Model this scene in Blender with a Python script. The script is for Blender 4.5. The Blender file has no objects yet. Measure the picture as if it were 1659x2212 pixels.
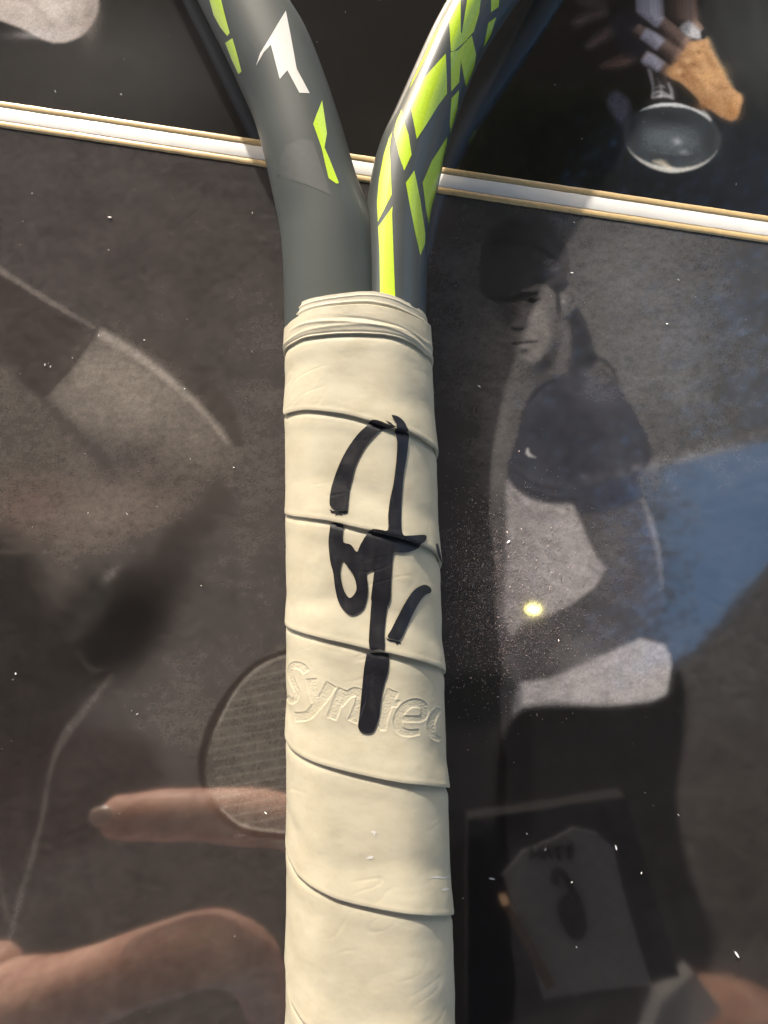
import bpy, bmesh, math, random
import numpy as np
from mathutils import Vector, Matrix
from mathutils.bvhtree import BVHTree
from mathutils.geometry import delaunay_2d_cdt

random.seed(7); RNG = np.random.default_rng(7)
S = 0.001                      # everything below is measured in millimetres, the scene is in metres
scene = bpy.context.scene
col = scene.collection

# ------------------------------------------------------------------ camera
W, H, F = 1659.0, 2212.0, 1534.0     # frame of the reference view and its focal length, same pixels
CAM_H = 166.0
NAD = (860.0, 1290.0)                # where the board's perpendicular through the lens meets the view
n = Vector((NAD[0] - W/2, -(NAD[1] - H/2), -F)).normalized()    # world -Z seen from the camera
zc = -n
xc = (Vector((1, 0, 0)) - zc * zc.x).normalized()
yc = zc.cross(xc)
R_wc = Matrix((xc, yc, zc))          # camera space -> world axes (rows are world axes in camera space)
fwd = R_wc @ Vector((0, 0, -1))
CAM = Vector((-fwd.x, -fwd.y, -fwd.z)) * (CAM_H / -fwd.z)
cam_d = bpy.data.cameras.new("camera"); cam = bpy.data.objects.new("camera", cam_d); col.objects.link(cam)
cam.matrix_world = Matrix.Translation(CAM * S) @ R_wc.to_4x4()
cam_d.sensor_fit = 'VERTICAL'; cam_d.sensor_height = 24.0
cam_d.lens = 24.0 * F / H
cam_d.clip_start = 0.002; cam_d.clip_end = 200.0
scene.camera = cam
RW = np.array(R_wc); CN = np.array(CAM)

def rays(px, py):
    d = np.stack([np.asarray(px, float) - W/2, -(np.asarray(py, float) - H/2), np.full(np.shape(px), -F)], -1)
    d = d @ RW.T
    return d / np.linalg.norm(d, axis=-1, keepdims=True)
def at(px, py, z=0.0):
    d = rays(px, py)
    t = (z - CN[2]) / d[..., 2]
    return CN + d * np.asarray(t)[..., None]
def mir(px, py, z):
    """the point at height z that the glossy board shows, mirrored, at this place"""
    p = at(px, py, -z); q = p.copy(); q[..., 2] = z
    return q
def proj(P):
    c = (np.asarray(P) - CN) @ RW
    return np.stack([W/2 + F * c[..., 0] / -c[..., 2], H/2 - F * c[..., 1] / -c[..., 2]], -1)

# ------------------------------------------------------------------ light
SUN_DIR = Vector((-0.68, 1.9, 1.0)).normalized()
sun_d = bpy.data.lights.new("sun", 'SUN'); sun_o = bpy.data.objects.new("sun", sun_d); col.objects.link(sun_o)
sun_d.energy = 2.7; sun_d.angle = math.radians(1.1); sun_d.color = (1.0, 0.95, 0.87)
sun_o.rotation_euler = SUN_DIR.to_track_quat('Z', 'Y').to_euler()
wd = bpy.data.worlds.new("World"); scene.world = wd; wd.use_nodes = True
wn = wd.node_tree; bg = wn.nodes["Background"]
sky = wn.nodes.new("ShaderNodeTexSky"); sky.sky_type = 'NISHITA'; sky.sun_disc = False
sky.ozone_density = 0.8; sky.dust_density = 5.0; sky.sun_elevation = math.asin(SUN_DIR.z); sky.sun_rotation = math.atan2(SUN_DIR.x, SUN_DIR.y)
wn.links.new(sky.outputs[0], bg.inputs[0]); bg.inputs[1].default_value = 0.15
scene.view_settings.view_transform = 'Standard'; scene.view_settings.look = 'None'
scene.view_settings.gamma = 1.0; scene.view_settings.exposure = 0.97

# ------------------------------------------------------------------ helpers
def lin(c):
    c = np.asarray(c, float) / 255.0
    return np.where(c <= 0.04045, c / 12.92, ((c + 0.055) / 1.055) ** 2.4)
def mesh(name, verts, faces, mat=None, parent=None, smooth=True, label=None, cat=None, group=None, kind=None):
    me = bpy.data.meshes.new(name)
    v = np.asarray(verts, float) * S
    if isinstance(faces, np.ndarray):
        nf, k = faces.shape
        me.vertices.add(len(v)); me.vertices.foreach_set("co", v.astype(np.float32).ravel())
        me.loops.add(nf * k); me.loops.foreach_set("vertex_index", faces.astype(np.int32).ravel())
        me.polygons.add(nf); me.polygons.foreach_set("loop_start", np.arange(0, nf * k, k, dtype=np.int32))
        me.update(calc_edges=True)
    else:
        me.from_pydata([tuple(p) for p in v], [], [tuple(f) for f in faces])
    if smooth: me.polygons.foreach_set("use_smooth", [True] * len(me.polygons))
    me.update()
    if mat: me.materials.append(mat)
    o = bpy.data.objects.new(name, me); col.objects.link(o)
    if parent: o.parent = parent
    for k_, v_ in (('label', label), ('category', cat), ('group', group), ('kind', kind)):
        if v_: o[k_] = v_
    return o
def empty(name, loc, label, cat, group=None):
    o = bpy.data.objects.new(name, None); col.objects.link(o); o.empty_display_size = 0.01
    o.location = (0, 0, 0)
    o['label'] = label; o['category'] = cat
    if group: o['group'] = group
    return o
def grid_faces(nu, nv, close_u=False):
    u = np.arange(nu if close_u else nu - 1); v = np.arange(nv - 1)
    U, V = np.meshgrid(u, v, indexing='ij'); U2 = (U + 1) % nu
    return np.stack([U * nv + V, U2 * nv + V, U2 * nv + V + 1, U * nv + V + 1], -1).reshape(-1, 4)
def crom(pts, per=8, closed=False):
    P = np.asarray(pts, float); m = len(P); out = []
    segs = m if closed else m - 1
    for i in range(segs):
        g = (lambda j: P[j % m]) if closed else (lambda j: P[min(max(j, 0), m - 1)])
        a, b, c, d = g(i - 1), g(i), g(i + 1), g(i + 2)
        for t in np.arange(per) / per:
            out.append(0.5 * ((2*b) + (c - a)*t + (2*a - 5*b + 4*c - d)*t*t + (3*b - a - 3*c + d)*t**3))
    if not closed: out.append(P[-1])
    return np.array(out)
def smooth01(x): x = np.clip(x, 0, 1); return x * x * (3 - 2 * x)
def vnoise(x, y, seed=0):
    """smooth value noise, numpy"""
    xi = np.floor(x).astype(np.int64); yi = np.floor(y).astype(np.int64)
    fx = x - xi; fy = y - yi; fx = fx*fx*(3-2*fx); fy = fy*fy*(3-2*fy)
    def h(a, b):
        k = (a * 374761393 + b * 668265263 + seed * 1442695041) & 0x7fffffff
        k = ((k ^ (k >> 13)) * 1274126177) & 0x7fffffff
        k = k ^ (k >> 16)
        return (k & 0xffff) / 32767.5 - 1.0
    return (h(xi, yi)*(1-fx) + h(xi+1, yi)*fx)*(1-fy) + (h(xi, yi+1)*(1-fx) + h(xi+1, yi+1)*fx)*fy
def fbm(x, y, oct=4, seed=0):
    s = 0; a = 1.0; tot = 0
    for i in range(oct):
        s = s + a * vnoise(x * 2**i, y * 2**i, seed + i * 17); tot += a; a *= 0.55
    return s / tot

# ------------------------------------------------------------------ materials
def new_mat(name):
    m = bpy.data.materials.new(name); m.use_nodes = True
    nt = m.node_tree; p = nt.nodes["Principled BSDF"]
    return m, nt, p
def noise_node(nt, scale, detail=4.0, rough=0.55, stretch=None):
    tc = nt.nodes.new("ShaderNodeTexCoord"); nz = nt.nodes.new("ShaderNodeTexNoise")
    nz.inputs["Scale"].default_value = scale; nz.inputs["Detail"].default_value = detail; nz.inputs["Roughness"].default_value = rough
    if stretch:
        mp = nt.nodes.new("ShaderNodeMapping"); mp.inputs["Scale"].default_value = stretch
        nt.links.new(tc.outputs["Object"], mp.inputs[0]); nt.links.new(mp.outputs[0], nz.inputs["Vector"])
    else: nt.links.new(tc.outputs["Object"], nz.inputs["Vector"])
    return nz
def ramp(nt, src, stops):
    r = nt.nodes.new("ShaderNodeValToRGB"); e = r.color_ramp.elements
    while len(e) < len(stops): e.new(0.5)
    for k, (pos, c) in zip(e, stops): k.position = pos; k.color = (*c, 1)
    nt.links.new(src, r.inputs[0]); return r
def bump(nt, p, src, strength, dist):
    b = nt.nodes.new("ShaderNodeBump"); b.inputs["Strength"].default_value = strength; b.inputs["Distance"].default_value = dist
    nt.links.new(src, b.inputs["Height"]); nt.links.new(b.outputs[0], p.inputs["Normal"])
def simple(name, c, rough=0.5, scale=300, var=0.12, bstr=0.0, bdist=0.0001, metal=0.0, coat=0.0, spec=0.5, sheen=0.0):
    m, nt, p = new_mat(name)
    nz = noise_node(nt, scale)
    c = np.asarray(c, float)
    r = ramp(nt, nz.outputs["Fac"], [(0.3, np.clip(c*(1-var), 0, 1)), (0.7, np.clip(c*(1+var), 0, 1))])
    nt.links.new(r.outputs[0], p.inputs["Base Color"])
    p.inputs["Roughness"].default_value = rough; p.inputs["Metallic"].default_value = metal
    p.inputs["Specular IOR Level"].default_value = spec
    p.inputs["Coat Weight"].default_value = coat; p.inputs["Coat Roughness"].default_value = 0.12
    if bstr: bump(nt, p, nz.outputs["Fac"], bstr, bdist)
    return m

# glossy laminated print: the picture's own tones are a colour attribute on the sheet
def print_material():
    m, nt, p = new_mat("laminated_print")
    a = nt.nodes.new("ShaderNodeAttribute"); a.attribute_name = "ink"
    nz = noise_node(nt, 1500.0, 3.0, 0.7)
    r = ramp(nt, nz.outputs["Fac"], [(0.25, (0.93,)*3), (0.75, (1.07,)*3)])
    mx = nt.nodes.new("ShaderNodeMix"); mx.data_type = 'RGBA'; mx.blend_type = 'MULTIPLY'; mx.inputs[0].default_value = 1.0
    nt.links.new(a.outputs["Color"], mx.inputs[6]); nt.links.new(r.outputs[0], mx.inputs[7])
    nt.links.new(mx.outputs[2], p.inputs["Base Color"])
    p.inputs["Roughness"].default_value = 0.6; p.inputs["Specular IOR Level"].default_value = 0.0
    p.inputs["Coat Weight"].default_value = 1.0; p.inputs["Coat Roughness"].default_value = 0.056; p.inputs["Coat IOR"].default_value = 2.4
    nb = noise_node(nt, 90.0, 2.0, 0.5)
    b = nt.nodes.new("ShaderNodeBump"); b.inputs["Strength"].default_value = 0.05; b.inputs["Distance"].default_value = 0.0003
    nt.links.new(nb.outputs["Fac"], b.inputs["Height"]); nt.links.new(b.outputs[0], p.inputs["Coat Normal"])
    return m
M_PRINT = print_material()
M_GOLD = simple("gold_mat_line", (0.58, 0.41, 0.19), 0.45, 900, 0.10, coat=0.6)
M_WHITE = simple("white_mat_band", (0.77, 0.75, 0.70), 0.5, 120, 0.06, coat=0.6)
M_BOARD = simple("backing_board", (0.02, 0.02, 0.02), 0.6)
M_GROUND = simple("pale_stone", (0.36, 0.33, 0.29), 0.8, 6, 0.15)

def tape_material(name, c):
    m, nt, p = new_mat(name)
    nz = noise_node(nt, 160.0, 5.0, 0.6); c = np.asarray(c)
    r = ramp(nt, nz.outputs["Fac"], [(0.2, c*np.array((0.86, 0.84, 0.80))), (0.55, c), (0.85, np.clip(c*1.05, 0, 1))])
    nt.links.new(r.outputs[0], p.inputs["Base Color"])
    p.inputs["Roughness"].default_value = 0.55; p.inputs["Specular IOR Level"].default_value = 0.35
    nf = noise_node(nt, 2600.0, 4.0, 0.65, (1, 0.55, 1))
    nl = noise_node(nt, 420.0, 3.0, 0.5, (0.7, 1.3, 1))
    add = nt.nodes.new("ShaderNodeMath"); add.operation = 'MULTIPLY_ADD'; add.inputs[1].default_value = 0.30
    nt.links.new(nf.outputs["Fac"], add.inputs[0]); nt.links.new(nl.outputs["Fac"], add.inputs[2])
    bump(nt, p, add.outputs[0], 0.17, 0.00015)
    p.inputs["Subsurface Weight"].default_value = 0.0
    return m
M_TAPE = tape_material("cream_overgrip", (0.462, 0.424, 0.318))
M_BAND = tape_material("rubber_collar", (0.44, 0.41, 0.32))
def ink_material():
    m, nt, p = new_mat("black_marker_ink")
    nz = noise_node(nt, 260.0, 6.0, 0.7, (1.6, 0.5, 1))
    r = ramp(nt, nz.outputs["Fac"], [(0.30, (0.004, 0.004, 0.007)), (0.58, (0.008, 0.008, 0.011)), (0.78, (0.030, 0.027, 0.027))])
    nt.links.new(r.outputs[0], p.inputs["Base Color"])
    rr = nt.nodes.new("ShaderNodeMapRange"); rr.inputs[3].default_value = 0.26; rr.inputs[4].default_value = 0.6
    nt.links.new(nz.outputs["Fac"], rr.inputs[0]); nt.links.new(rr.outputs[0], p.inputs["Roughness"])
    nf = noise_node(nt, 1500.0, 4.0, 0.6); bump(nt, p, nf.outputs["Fac"], 0.3, 0.0001)
    return m
M_INK = ink_material()

def frame_material():
    m, nt, p = new_mat("racket_paint")
    nz = noise_node(nt, 45.0, 3.0, 0.5)
    r = ramp(nt, nz.outputs["Fac"], [(0.3, (0.037, 0.045, 0.043)), (0.7, (0.053, 0.061, 0.058))])
    nt.links.new(r.outputs[0], p.inputs["Base Color"])
    p.inputs["Roughness"].default_value = 0.5; p.inputs["Specular IOR Level"].default_value = 0.28
    p.inputs["Coat Weight"].default_value = 0.12; p.inputs["Coat Roughness"].default_value = 0.2
    nf = noise_node(nt, 3000.0, 2.0, 0.5)
    bump(nt, p, nf.outputs["Fac"], 0.08, 0.00005)
    return m
M_FRAME = frame_material()
M_FRAME_GLOSS = simple("racket_gloss_paint", (0.050, 0.058, 0.056), 0.4, 60, 0.15, coat=0.45)
M_FRAME_GLOSS.node_tree.nodes["Principled BSDF"].inputs["Coat Roughness"].default_value = 0.05
M_GREEN = simple("lime_paint", (0.47, 0.66, 0.02), 0.42, 1800, 0.07, 0.05, 0.00005, coat=1.0)
M_GREEN.node_tree.nodes["Principled BSDF"].inputs["Coat Roughness"].default_value = 0.05
M_DECALWHITE = simple("white_paint", (0.60, 0.58, 0.54), 0.42, 800, 0.03, coat=0.3)
M_FACET = simple("matt_grey_paint", (0.036, 0.042, 0.041), 0.6, 800, 0.08)

# ------------------------------------------------------------------ painting of the flat prints
RES = 0.2; X0, X1, Y0, Y1 = -112.0, 112.0, -142.0, 150.0
NX, NY = int((X1-X0)/RES), int((Y1-Y0)/RES)
gx = X0 + (np.arange(NX)+0.5)*RES; gy = Y0 + (np.arange(NY)+0.5)*RES
def gauss(a, sig):
    s = sig / RES
    if s < 0.3: return a
    r = int(3*s)+1; k = np.exp(-0.5*(np.arange(-r, r+1)/s)**2); k /= k.sum()
    for ax in (0, 1):
        p = np.pad(a, [(r, r) if i == ax else (0, 0) for i in (0, 1)], mode='edge')
        L = p.shape[ax]; nfft = 1 << int(np.ceil(np.log2(L + len(k))))
        f = np.fft.irfft(np.fft.rfft(p, nfft, axis=ax) * (np.fft.rfft(k, nfft)[:, None] if ax == 0 else np.fft.rfft(k, nfft)[None, :]), nfft, axis=ax)
        a = f[2*r:2*r+a.shape[0], :] if ax == 0 else f[:, 2*r:2*r+a.shape[1]]
    return a
def pmask(poly_px, blur=0.3, smooth=True, px=True):
    P = np.asarray(poly_px, float)
    if smooth: P = crom(P, 8, True)
    if px: P = at(P[:, 0], P[:, 1], 0.0)[:, :2]
    lo = P.min(0) - 4*blur - 1; hi = P.max(0) + 4*blur + 1
    i0, j0 = max(int((lo[1]-Y0)/RES), 0), max(int((lo[0]-X0)/RES), 0)
    i1, j1 = min(int((hi[1]-Y0)/RES)+1, NY), min(int((hi[0]-X0)/RES)+1, NX)
    if i1 <= i0 or j1 <= j0: return (0, 0, 0, 0), None
    YY = gy[i0:i1][:, None]; XX = gx[j0:j1][None, :]
    ins = np.zeros((i1-i0, j1-j0), bool)
    for (xa, ya), (xb, yb) in zip(P, np.roll(P, -1, 0)):
        if ya == yb: continue
        c = (ya > YY) != (yb > YY)
        ins ^= c & (XX < (xb-xa)*(YY-ya)/(yb-ya)+xa)
    return (i0, i1, j0, j1), gauss(ins.astype(float), blur)
class Paint:
    def __init__(s, c): s.a = np.zeros((NY, NX, 3)) + np.asarray(c, float)
    def put(s, box, m, c, al):
        if m is None: return
        i0, i1, j0, j1 = box
        v = s.a[i0:i1, j0:j1]; m = (m*al)[..., None]
        v[:] = v*(1-m) + np.asarray(c, float)*m
    def fill(s, poly, c, blur=0.35, al=1.0, smooth=True):
        b, m = pmask(poly, blur, smooth); s.put(b, m, c, al)
    def line(s, path, w, c, blur=0.25, al=1.0, smooth=True):
        P = crom(path, 8) if smooth and len(path) > 2 else np.asarray(path, float)
        wv = np.interp(np.linspace(0, 1, len(P)), np.linspace(0, 1, len(np.atleast_1d(w))), np.atleast_1d(w)) / 2
        d = np.gradient(P, axis=0); d /= np.linalg.norm(d, axis=1, keepdims=True) + 1e-9
        nn = np.stack([-d[:, 1], d[:, 0]], -1) * wv[:, None]
        s.fill(np.concatenate([P+nn, (P-nn)[::-1]]), c, blur, al, False)
    def glow(s, cx, cy, rx, ry, c, al=1.0, ang=0.0):
        p = at(np.array([cx, cx+1.0]), np.array([cy, cy]), 0); mm = np.linalg.norm(p[1]-p[0])
        dx = gx[None, :]-p[0, 0]; dy = gy[:, None]-p[0, 1]
        ca, sa = math.cos(ang), math.sin(ang)
        u = (dx*ca+dy*sa)/(rx*mm); v = (-dx*sa+dy*ca)/(ry*mm)
        m = np.exp(-(u*u+v*v))[..., None]*al
        s.a = s.a*(1-m)+np.asarray(c, float)*m

def paint_lower():
    p = Paint((68, 64, 62))
    # soft studio backdrop
    p.glow(250, 620, 420, 330, (74, 68, 65), 0.8)
    p.glow(560, 1000, 90, 420, (94, 88, 83), 0.7)
    p.glow(400, 1560, 130, 170, (92, 86, 80), 0.7)
    p.glow(300, 1750, 200, 120, (58, 53, 51), 0.6)
    p.glow(120, 690, 200, 60, (84, 78, 74), 0.4)
    p.glow(1420, 800, 330, 420, (104, 101, 98), 0.95)
    p.glow(1420, 600, 200, 200, (98, 95, 92), 0.8)
    p.glow(1640, 680, 130, 260, (70, 68, 66), 0.8)
    p.glow(1000, 1250, 170, 300, (86, 80, 78), 0.6)
    p.glow(1010, 620, 90, 200, (100, 95, 92), 0.7); p.glow(1080, 900, 50, 220, (112, 106, 102), 0.8)
    p.glow(1600, 1230, 280, 300, (62, 61, 60), 0.92)
    p.glow(1600, 1900, 240, 420, (52, 48, 45), 0.95)
    p.glow(1000, 2000, 160, 420, (44, 42, 42), 0.9)
    p.glow(300, 2050, 520, 260, (60, 54, 50), 0.7)
    # left picture: a huge forearm with a pale wristband
    p.fill([(-80, 520), (0, 580), (110, 645), (212, 712), (150, 800), (88, 860), (0, 790), (-80, 720)], (66, 59, 56), 0.5, 0.95, False)
    p.fill([(-120, 720), (0, 780), (88, 860), (180, 960), (250, 1060), (240, 1180), (90, 1190), (-120, 1200)], (90, 83, 76), 1.6, 0.85)
    p.fill([(212, 712), (300, 765), (390, 838), (455, 905), (497, 962), (470, 1010), (420, 1020), (340, 985), (250, 960), (150, 920), (90, 858), (145, 800)], (118, 110, 100), 2.6, 0.9, False)
    p.fill([(212, 700), (300, 753), (392, 826), (460, 895), (506, 962), (528, 968), (512, 890), (446, 800), (340, 716), (232, 655)], (72, 66, 62), 0.5, 0.85, False)
    p.fill([(214, 700), (150, 800), (92, 866), (30, 812), (110, 660)], (66, 59, 56), 0.45, 0.8, False)
    p.glow(330, 1030, 150, 80, (84, 77, 73), 0.85, -0.6); p.glow(420, 990, 60, 50, (104, 97, 90), 0.5); p.glow(270, 830, 120, 66, (136, 127, 116), 0.65, -0.6)
    p.line([(-60, 535), (0, 583), (105, 650), (205, 708)], [10, 14, 12, 8], (128, 120, 112), 0.4, 0.75)
    p.line([(212, 716), (300, 770), (390, 842), (455, 908), (496, 962)], [18, 18, 16, 14, 6], (158, 149, 138), 0.5, 0.75)
    p.line([(88, 862), (180, 950), (262, 1040)], [16, 14, 8], (60, 54, 51), 0.9, 0.75)
    p.line([(212, 712), (150, 795), (90, 858)], [6, 8, 8], (58, 51, 49), 0.4, 0.6)
    p.line([(492, 955), (502, 1000), (488, 1060), (450, 1115)], [6, 10, 12, 8], (104, 96, 89), 0.8, 0.6)
    p.glow(250, 1110, 180, 80, (110, 99, 90), 0.85, 0.2); p.glow(120, 1240, 60, 60, (94, 86, 78), 0.7); p.glow(60, 1090, 90, 60, (98, 80, 72), 0.6)  # last glow paints a reddish reflection of skin into the print
    p.line([(490, 1060), (430, 1130), (370, 1190), (320, 1290)], [20, 60, 80, 70], (52, 47, 45), 2.2, 0.75)
    # dark body below it
    p.fill([(-80, 1190), (70, 1195), (92, 1270), (120, 1300), (200, 1255), (300, 1225), (400, 1235), (365, 1330), (330, 1390), (290, 1440), (240, 1470), (200, 1490), (150, 1560), (120, 1660), (-80, 1720)], (38, 34, 32), 2.8, 0.82)
    p.fill([(230, 1300), (320, 1280), (350, 1330), (300, 1410), (220, 1450), (170, 1430)], (20, 18, 17), 2.6, 0.8)
    p.line([(230, 1260), (190, 1330), (140, 1390)], [60, 50, 20], (52, 50, 46), 1.0, 0.7)
    p.fill([(262, 1212), (250, 1240), (228, 1262), (218, 1258), (236, 1232)], (130, 124, 117), 0.8, 0.6)
    p.line([(-50, 1192), (60, 1192), (200, 1190), (330, 1190)], [6, 6, 4, 2], (112, 102, 94), 0.35, 0.45)
    p.fill([(-80, 1700), (80, 1600), (200, 1560), (330, 1620), (330, 1760), (150, 1850), (-80, 1900)], (50, 43, 41), 2.0, 0.6)
    p.line([(165, 1405), (188, 1437), (205, 1448), (228, 1444)], [5, 7, 7, 4], (84, 79, 75), 0.5, 0.6)
    p.line([(245, 1455), (190, 1525), (140, 1590), (110, 1660), (92, 1760), (70, 1850), (45, 1935), (18, 2040)], [5, 16, 20, 8, 9, 11, 12, 8], (102, 96, 90), 0.4, 0.55)
    p.line([(-10, 1830), (5, 1930), (25, 2010)], [6, 8, 6], (92, 85, 80), 0.4, 0.6)
    # printed racket half hidden behind the handle
    p.fill([(640, 1408), (560, 1432), (490, 1500), (450, 1580), (440, 1660), (455, 1720), (500, 1775), (560, 1798), (640, 1805)], (96, 90, 82), 0.5, 0.55)
    for k in range(17):
        y = 1450 + 21*k
        p.line([(462 + max(0, (1560-y))*0.55 + max(0, y-1700)*0.5, y+22), (640, y-8)], 2.4, (136, 129, 119), 0.16, 0.55, False)
    for k in range(3):
        p.line([(520+45*k, 1500-25*k), (500+45*k, 1780)], 2.0, (124, 117, 108), 0.16, 0.22, False)
    p.line([(660, 1404), (600, 1418), (545, 1445), (495, 1500), (455, 1570), (437, 1640), (440, 1700), (470, 1752), (520, 1790), (580, 1803), (660, 1810)], [20, 19, 18, 17, 18, 17, 15, 15, 17, 17, 16], (54, 47, 44), 0.22, 0.95)
    p.line([(650, 1412), (600, 1423), (550, 1450), (505, 1500), (468, 1575)], [9, 8, 8, 6, 3], (138, 131, 122), 0.2, 0.75)
    p.line([(475, 1745), (520, 1781), (580, 1794), (640, 1797)], [4, 7, 7, 5], (146, 138, 128), 0.2, 0.75)
    # right picture: a standing sportsman, head turned to the viewer
    A = lambda l: [((1150+x/3.318)*0.864, (540+y/3.318)*0.864) for x, y in l]
    B = lambda l: [((1060+x/1.929)*0.864, (560+y/1.929)*0.864) for x, y in l]
    C = lambda l: [((1060+x/1.929)*0.864, (1600+y/1.929)*0.864) for x, y in l]
    def G(x, y, rx, ry, c, al, ang=0.0):
        (X, Y), = A([(x, y)]); p.glow(X, Y, rx*0.26, ry*0.26, c, al, ang)
    # hair falling behind the neck
    p.fill(A([(950, 740), (1030, 870), (1080, 980), (1095, 1080), (1140, 1180), (1080, 1300), (900, 1320), (880, 1100), (900, 900), (860, 820)]), (56, 55, 58), 0.55, 0.96)
    for k in range(7):
        p.line(A([(930+22*k, 800+36*k), (950+22*k, 960+30*k), (930+26*k, 1180+16*k)]), [2, 4, 2], (74, 71, 72) if k % 2 else (42, 41, 44), 0.3, 0.5)
    # white shirt, lower part of the torso
    p.fill(B([(400, 1230), (470, 1300), (560, 1340), (720, 1345), (750, 1420), (800, 1540), (840, 1610), (890, 1660), (830, 1760), (720, 1840), (600, 1890), (470, 1930), (420, 2000), (380, 1900), (400, 1600), (395, 1400)]), (160, 152, 148), 0.5, 0.97, False)
    p.glow(1130, 1280, 60, 120, (128, 121, 119), 0.5)
    for k in range(8):
        p.line(B([(420+10*k, 1290+34*k), (520+14*k, 1350+36*k), (640+8*k, 1372+38*k), (740, 1360+40*k)]), [3, 6, 6, 2], (122, 115, 113) if k % 2 else (158, 151, 148), 0.5, 0.42)
    p.line(B([(405, 1260), (450, 1330), (510, 1390), (580, 1440)]), [3, 8, 8, 3], (118, 112, 110), 0.5, 0.6)
    p.line(B([(790, 1640), (850, 1690), (890, 1662)]), [3, 5, 3], (104, 100, 100), 0.3, 0.6)
    # neck
    p.fill(A([(640, 1190), (760, 1080), (860, 900), (900, 1000), (900, 1280), (780, 1380), (640, 1400), (580, 1320)]), (84, 80, 79), 0.6, 0.95)
    p.fill(A([(640, 1210), (730, 1130), (800, 1020), (790, 1170), (740, 1260), (640, 1300), (600, 1250)]), (54, 53, 56), 0.8, 0.85)
    p.line(A([(870, 900), (880, 1060), (850, 1210), (760, 1330)]), [20, 24, 22, 12], (98, 93, 91), 0.6, 0.6)
    # face
    p.fill(A([(250, 640), (420, 600), (600, 560), (780, 575), (805, 680), (810, 800), (775, 920), (745, 1020), (705, 1120), (650, 1190), (585, 1216), (520, 1190), (470, 1135), (430, 1080), (410, 1040), (424, 1005), (398, 965), (410, 925), (440, 890), (432, 840), (440, 760), (330, 740), (250, 700)]), (118, 111, 106), 0.45, 0.98)
    p.fill(A([(240, 620), (480, 610), (500, 720), (470, 830), (440, 890), (410, 950), (360, 900), (280, 760)]), (72, 69, 69), 0.9, 0.8)  # left part of the face darkened: shadow painted in
    G(640, 800, 110, 90, (136, 128, 122), 0.75); G(700, 640, 90, 50, (108, 102, 98), 0.7)
    G(560, 960, 80, 50, (124, 116, 111), 0.55); G(610, 1150, 70, 40, (128, 121, 116), 0.65)
    G(790, 900, 60, 160, (82, 78, 77), 0.75, 0.15); G(700, 1060, 60, 80, (96, 91, 88), 0.5)
    G(462, 900, 34, 30, (128, 121, 116), 0.7); G(520, 840, 26, 90, (120, 112, 108), 0.4)
    # brow, eye, nose, mouth
    p.line(A([(220, 655), (330, 690), (430, 690), (520, 660), (650, 640)]), [8, 14, 10, 14, 6], (40, 39, 41), 0.32, 0.9)
    p.fill(A([(480, 690), (560, 672), (650, 680), (690, 690), (640, 706), (600, 722), (560, 712)]), (58, 56, 57), 0.3, 0.8)
    p.fill(A([(570, 690), (620, 690), (622, 712), (590, 720)]), (24, 23, 25), 0.2, 0.95)
    p.line(A([(540, 735), (600, 742), (660, 725)]), [3, 5, 3], (84, 80, 79), 0.4, 0.6)
    p.line(A([(490, 740), (470, 820), (430, 890)]), [6, 10, 6], (84, 80, 78), 0.5, 0.6)
    p.line(A([(425, 925), (470, 940), (545, 925)]), [5, 9, 3], (46, 44, 45), 0.28, 0.9)
    p.line(A([(545, 880), (565, 920), (560, 950)]), [3, 5, 3], (86, 81, 79), 0.4, 0.6)
    p.line(A([(600, 930), (660, 1000), (680, 1080)]), [4, 7, 4], (94, 89, 86), 0.5, 0.55)
    p.line(A([(425, 1052), (470, 1058), (560, 1046), (645, 1038)]), [4, 6, 6, 3], (40, 38, 40), 0.22, 0.95)
    p.line(A([(430, 1030), (480, 1020), (560, 1030)]), [4, 8, 4], (92, 86, 84), 0.35, 0.7)
    p.line(A([(480, 1078), (540, 1082), (600, 1070)]), [6, 11, 5], (134, 126, 121), 0.35, 0.7)
    p.line(A([(480, 1112), (530, 1122), (580, 1108)]), [5, 12, 4], (66, 63, 63), 0.4, 0.85)
    # ear and sideburn
    p.fill(A([(835, 620), (900, 575), (960, 600), (972, 690), (945, 770), (890, 825), (850, 800), (828, 720)]), (106, 100, 96), 0.35, 0.95)
    G(852, 705, 18, 18, (156, 148, 142), 0.8); p.line(A([(870, 640), (930, 650), (935, 720), (890, 770)]), [4, 6, 6, 4], (70, 67, 67), 0.35, 0.75)
    p.fill(A([(735, 560), (890, 540), (870, 610), (825, 640), (835, 760), (815, 830), (795, 740), (790, 650)]), (50, 48, 50), 0.4, 0.92)
    # headscarf
    p.fill(A([(200, 660), (170, 500), (180, 330), (230, 170), (330, 70), (450, 0), (600, -30), (720, 30), (800, 160), (880, 280), (908, 390), (890, 480), (850, 570), (760, 560), (640, 560), (560, 600), (420, 650), (300, 672)]), (66, 63, 64), 0.45, 0.97)
    G(420, 150, 260, 90, (54, 52, 53), 0.6); G(780, 400, 80, 100, (104, 99, 96), 0.85)
    p.line(A([(210, 240), (400, 215), (600, 240), (740, 310), (860, 420)]), [6, 9, 9, 8, 4], (44, 43, 45), 0.4, 0.8)
    for k in range(4): p.line(A([(700+30*k, 330+30*k), (790+18*k, 350+40*k), (880, 400+30*k)]), [2, 4, 2], (100, 95, 92) if k % 2 else (56, 54, 55), 0.25, 0.6)
    p.line(A([(560, 590), (640, 540), (760, 500), (880, 440)]), [5, 8, 8, 4], (48, 46, 48), 0.35, 0.7)
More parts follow.
